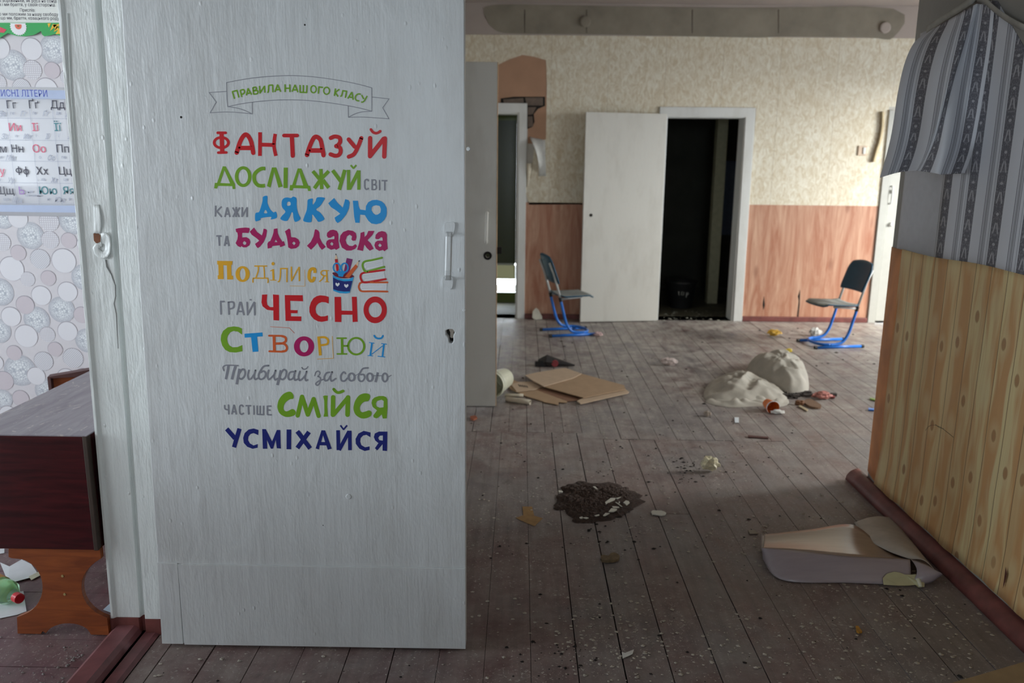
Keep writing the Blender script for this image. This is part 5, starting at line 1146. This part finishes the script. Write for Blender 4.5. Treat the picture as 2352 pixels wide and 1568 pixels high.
crumple('wrapper', 'brown crumpled wrapper in the rubbish right of the sack', 'wrapper', 1837, 930, (.03, .02, .015), plain('brown_wrapper', srgb(120, 80, 50), .6, var=.3), 14)
crumple('crumpled_paper', 'small greyish curl of paper left of the white square chip', 'paper', 1624, 956, (.022, .018, .015), plain('greyish_curl', srgb(156, 142, 128), .7), 15)
litter('paper_chip', 'small white rectangular chip in front of the white sack', 'paper', [(1687, 959), (1697, 959), (1697, 971), (1688, 971)], m_paper, .003, .003)
litter('pen', 'thin blue pen lying at the end of the pine wall', 'pen', [(1994, 939), (2012, 941), (2012, 944), (1995, 943)], m_blue, .003, .009)
litter('pen', 'thin green stick lying behind the blue pen at the wall end', 'stick', [(1998, 915), (2018, 920), (2018, 923), (1999, 918)], plain('green_plastic', srgb(130, 160, 70), .5), .003, .008)
litter('wood_stick', 'thin dark stick lying across the boards behind the cream wrapper', 'stick', [(1718, 1001), (1765, 1005), (1765, 1008), (1718, 1005)], plain('dark_stick', srgb(84, 50, 44), .7), .002, .006)
litter('brick_chip', 'orange brick chip beside the near door edge', 'chip', [(1080, 959), (1092, 957), (1096, 962), (1088, 966), (1081, 964)], plain('orange_chip', srgb(150, 84, 56), .8), .003, .010)
# arrow sticker on the boards
ar = [(1200, 1163), (1222, 1163), (1227, 1184), (1247, 1190), (1228, 1208), (1214, 1203), (1184, 1189), (1202, 1183)]
litter('arrow_sticker', 'faded yellow arrow sticker stuck to the boards left of the soil heap', 'sticker', ar, plain('faded_yellow_tape', srgb(150, 116, 70), .6, var=.2, scale=30), .0014, .0004)
# soil heap
so = thing('soil_heap', fl(1370, 1155), 'heap of dark brown spilled soil on the boards with white shards in it', 'soil')
cso = fl(1370, 1155); so.location = (cso.x, cso.y, 0)
Qs = [fl(u, v) for u, v in [(1272, 1170), (1278, 1150), (1285, 1132), (1300, 1113), (1330, 1108), (1370, 1108), (1410, 1108), (1432, 1118), (1460, 1130), (1477, 1138), (1470, 1160), (1445, 1175), (1420, 1188), (1385, 1195), (1350, 1203), (1318, 1200), (1310, 1185), (1296, 1172)]]
Q = [Vector((p.x-cso.x, p.y-cso.y)) for p in cat_rom([(p.x, p.y) for p in Qs], 6, True)]; P = []; R = 40
for i in range(R+1):
    f = 1-i/R; row = []
    for k in range(len(Q)+1):
        q = Q[k % len(Q)]; jag = 1+.10*mnoise.noise(Vector((q.x*26, q.y*26, 0)))+.05*mnoise.noise(Vector((q.x*80, q.y*80, 0))); p = q*f*jag
        h = .022*(1-f*f)**.8*(1+.5*mnoise.noise(Vector((p.x*14, p.y*14, 1))))+.006*mnoise.noise(Vector((p.x*60, p.y*60, 2)))*(1-f**4)+.004*mnoise.noise(Vector((p.x*140, p.y*140, 2)))*(1-f**6)
        row.append((p.x, p.y, max(.0012, h+.002)))
    P.append(row)
m_soil = plain('dark_soil', srgb(62, 46, 38), .95, var=.5, scale=90, bump=.6, bscale=220)
MB().grid(P).build('soil', m_soil, so, smooth=False, kind='stuff')
def zs(px_, py_): return (1240+px_/7.127, 1080+py_/7.127)
m_shard = plain('white_shard', srgb(214, 212, 200), .6, var=.04)
for pts in ([(1068, 515), (1160, 455), (1240, 455), (1225, 480), (1150, 510), (1080, 540)], [(1240, 458), (1325, 440), (1270, 465)], [(1235, 512), (1262, 520), (1352, 580), (1330, 575)], [(1366, 520), (1410, 490), (1455, 500), (1470, 525), (1420, 560), (1395, 535)], [(1182, 575), (1240, 578), (1300, 585), (1300, 597), (1200, 597)], [(1125, 655), (1170, 605), (1265, 615), (1255, 635), (1205, 655)], [(1035, 712), (1075, 672), (1145, 678), (1070, 715)], [(868, 285), (905, 285), (950, 325), (915, 318)], [(648, 735), (700, 725), (700, 750), (660, 752)], [(705, 740), (765, 735), (800, 745), (760, 755)], [(895, 710), (970, 693), (975, 708), (915, 718)], [(300, 345), (335, 342), (376, 355), (370, 372), (310, 365)], [(1288, 525), (1300, 500), (1312, 515), (1300, 530)]):
    Q = [fl(*zs(*q), .024) for q in pts]
    o = MB().prism([(p.x-cso.x, p.y-cso.y) for p in Q], [], lambda p, d: (p[0], p[1], d+p[1]*.05), .0225, .0255).build('shard', m_shard, so)
litter('plaster_chip', 'cracked white plaster chips right of the soil heap', 'chip', [zs(*q) for q in ((1820, 690), (1850, 668), (1985, 672), (2040, 690), (2068, 710), (2050, 740), (1990, 748), (1835, 725))], m_shard, .002, .005)
litter('leather_scrap', 'tan cookie-shaped scrap lying in front of the soil heap', 'scrap', [zs(*q) for q in ((1010, 1420), (1120, 1430), (1160, 1390), (1230, 1380), (1295, 1420), (1300, 1460), (1240, 1500), (1020, 1505))], plain('tan_scrap', srgb(112, 94, 68), .8, var=.3, scale=60), .002, .010, smooth_=3)
litter('paper_scrap', 'torn white paper scrap near the bottom of the near door, on the corridor boards', 'paper', [(1428, 1498), (1436, 1500), (1456, 1492), (1453, 1502), (1440, 1508), (1430, 1512)], mw, .002, .002)
litter('yellow_flake', 'tiny mustard yellow flake on the boards in front of the curled sheet', 'flake', [(1965, 1440), (1971, 1440), (1980, 1453), (1973, 1455), (1967, 1452)], plain('mustard_flake', srgb(170, 120, 30), .5, var=.4, scale=90), .002, .006)
litter('paper_scrap', 'pale flat flake of paper on the boards left of the laminate sheet', 'paper', [(1718, 1218), (1733, 1218), (1742, 1226), (1722, 1226)], plain('pale_flake', srgb(150, 140, 126), .7), .002, .002)
litter('cardboard_sheet', 'tan cardboard edge at the bottom right picture corner', 'cardboard', [(2180, 1572), (2250, 1552), (2352, 1522), (2420, 1500), (2500, 1600), (2300, 1640)], plain('tan_cardboard', srgb(150, 128, 96), .7), .12, .004)

# curled laminate sheet lying by the baseboard
ls = thing('laminate_sheet', fl(1950, 1300), 'folded glossy beige laminate sheet lying on the boards beside the maroon baseboard', 'sheet')
def LP(u, v, z): return fl(u, v, z)
g = G('glossy_wood_laminate', .22, .6); p = g.pos(); n = g.noise(g.sc(p, (6, 60, 30)), 1.0, 4)
g.col(g.mix(n, srgb(168, 148, 132), srgb(150, 128, 112))); m_lam = g.m
g = G('laminate_grey_face', .3, .6); p = g.pos(); n = g.noise(g.sc(p, (6, 60, 30)), 1.0, 4); g.col(g.mix(n, srgb(172, 162, 168), srgb(152, 142, 148))); m_lam2 = g.m
m_lamb = plain('laminate_back', srgb(182, 176, 168), .55, var=.14, scale=14, bump=.5, bscale=30)
def strip(A, B, n, cur=None):
    """A,B lists of (u,v,z) edge control points -> ruled surface"""
    a = cat_rom([LP(*q) for q in A], 6); b = cat_rom([LP(*q) for q in B], 6); m = 30
    P = []
    for i in range(n+1):
        t = i/n; row = []
        for k in range(m+1):
            pa = samp(a, k/m); pb = samp(b, k/m); q = pa.lerp(pb, t)
            if cur: q = q+Vector((0, 0, cur*sin(pi*t)))
            row.append(q)
        P.append(row)
    return P
pbuild(MB().grid(strip([(1749, 1228, .045), (1860, 1216, .055), (1954, 1204, .05), (2010, 1240, .035), (2068, 1278, .02)], [(1748, 1258, .060), (1830, 1264, .07), (1931, 1276, .075), (2010, 1280, .072), (2090, 1284, .065)], 10, -.006)), 'upper_fold', m_lam, ls, smooth=True, thick=.0015)
pbuild(MB().grid(strip([(1748, 1258, .060), (1830, 1264, .07), (1931, 1276, .075), (2010, 1280, .072), (2090, 1284, .065)], [(1752, 1284, .012), (1797, 1332, .004), (1947, 1338, .004), (2030, 1341, .004), (2092, 1341, .004)], 10, .008)), 'front_fold', m_lam2, ls, smooth=True, thick=.0015)
pbuild(MB().grid(strip([(1962, 1200, .02), (1990, 1235, .035), (2040, 1265, .045), (2095, 1285, .05)], [(2052, 1190, .01), (2075, 1220, .02), (2105, 1256, .03), (2146, 1308, .045)], 12, .018)), 'back_curl', m_lamb, ls, smooth=True, thick=.0015)
# rolled nose at right end
a = cat_rom([LP(2092, 1284, .064), LP(2112, 1290, .066), LP(2134, 1300, .060), LP(2146, 1310, .052)], 5); b = cat_rom([LP(2092, 1341, .004), LP(2112, 1342, .004), LP(2138, 1338, .004), LP(2153, 1326, .006)], 5)
P = []
for i in range(9):
    t = i/8; P.append([x_.lerp(y_, t)+Vector((.012*sin(pi*t), -.02*sin(pi*t), .012*sin(pi*t))) for x_, y_ in zip(a, b)])
pbuild(MB().grid(P), 'rolled_end', m_lam2, ls, smooth=True, thick=.0015)
yt = [(2026, 1341), (2024, 1326), (2033, 1316), (2050, 1311), (2062, 1313), (2075, 1318), (2090, 1318), (2100, 1317), (2110, 1322), (2115, 1332), (2120, 1338), (2119, 1346), (2106, 1347), (2098, 1341), (2085, 1343), (2060, 1343)]
tp_ = thing('masking_tape', fl(2080, 1343), 'torn pale yellow masking tape stuck on the front of the curled laminate sheet', 'tape')
Q = []
for u, v in yt:
    z = max(.003, (1343-v)*.0012); q = fl(u, v, z); Q.append(q+Vector((0, -.012, .004)))
pbuild(MB().add(Q, [tuple(range(len(Q)))]), 'tape_piece', plain('yellow_tape', srgb(192, 188, 150), .6, var=.08), tp_, thick=.001)
pbuild(MB().tube([fl(2094, 1322, .02)+Vector((0, -.02, 0)), fl(2104, 1326, .02)+Vector((0, -.02, 0)), fl(2108, 1340, .01)+Vector((0, -.02, 0))], [.006, .009, .006], 8), 'tape_curl', plain('white_tape_curl', srgb(214, 214, 190), .6), tp_, smooth=True)

# ------------------------------------------------------------------ uncountable crumbs
def flakes(name, mat, n, region, smin, smax, seed, hi=.3, clusters=(), keep=lambda x, y: True):
    r = random.Random(seed); mb = MB()
    for i in range(n):
        if clusters and r.random() < .45:
            c = r.choice(clusters); x_ = r.gauss(c[0], c[2]); y_ = r.gauss(c[1], c[2])
        else: x_ = r.uniform(region[0], region[1]); y_ = region[2]+(region[3]-region[2])*r.random()**1.0
        if not keep(x_, y_): continue
        s_ = smin+(smax-smin)*r.random()**3; k = r.randint(4, 6); a0 = r.random()*6; zt_ = s_*hi*r.uniform(.3, 1)
        ring = [(x_+s_*r.uniform(.5, 1.1)*cos(a0+2*pi*j/k), y_+s_*r.uniform(.4, 1)*sin(a0+2*pi*j/k), .0015) for j in range(k)]
        top = (x_, y_, .0018+zt_)
        mb.add(ring+[top], [(j, (j+1) % k, k) for j in range(k)])
    return mb.build(name, mat, None, kind='stuff')
inside = lambda x, y: not (x > 1.60 and y < 3.9) and (x > -1.14)
cl_ = [(fl(u, v).x, fl(u, v).y, s_) for u, v, s_ in ((1350, 1460, .12), (1500, 1500, .15), (2100, 1400, .12), (2050, 1180, .1), (2000, 1480, .2), (1700, 1230, .12), (1350, 960, .1), (1900, 1500, .2))]
flakes('plaster_flakes', plain('pale_plaster_flake', srgb(176, 168, 156), .8), 4200, (-1.1, 1.6, 1.6, 4.6), .0012, .0105, 21, .35, cl_, inside)['label'] = 'scattered pale plaster and paint flakes on the corridor boards'
flakes('plaster_flakes', bpy.data.materials['pale_plaster_flake'], 700, (-1.1, 5.0, 4.3, 7.9), .003, .012, 22, .5, (), inside)['label'] = 'scattered pale crumbs on the hall boards'
dk_ = [(fl(u, v).x, fl(u, v).y, s_) for u, v, s_ in ((1575, 1095, .05), (1580, 1070, .04), (1400, 1230, .14), (1480, 1040, .25), (1700, 1050, .3), (1330, 1060, .2), (1300, 1520, .08), (1800, 1180, .3), (1250, 900, .2))]
flakes('dark_crumbs', plain('dark_crumb', srgb(30, 24, 22), .9), 620, (-1.1, 1.6, 1.9, 5.2), .003, .012, 23, .5, dk_, inside)['label'] = 'scattered dark dirt crumbs on the boards'
flakes('dark_crumbs', bpy.data.materials['dark_crumb'], 160, (-1.1, 4.5, 5.0, 7.9), .005, .02, 24, .4, (), inside)['label'] = 'scattered dark dirt crumbs on the hall boards'
flakes('grey_rubble', plain('grey_rubble', srgb(140, 134, 132), .9), 420, (-2.3, -1.32, 1.7, 3.0), .0012, .007, 25, .8, [(-1.34, 2.1, .025), (-1.36, 2.25, .02), (-1.5, 2.2, .1)], lambda x, y: x < -1.315)['label'] = 'grey plaster rubble on the classroom boards by the threshold'
flakes('doorway_rubble', plain('pale_rubble', srgb(150, 150, 138), .9), 120, (1.3, 2.2, 7.8, 8.5), .006, .022, 26, .5, ())['label'] = 'plaster rubble on the sill of the dark middle doorway'
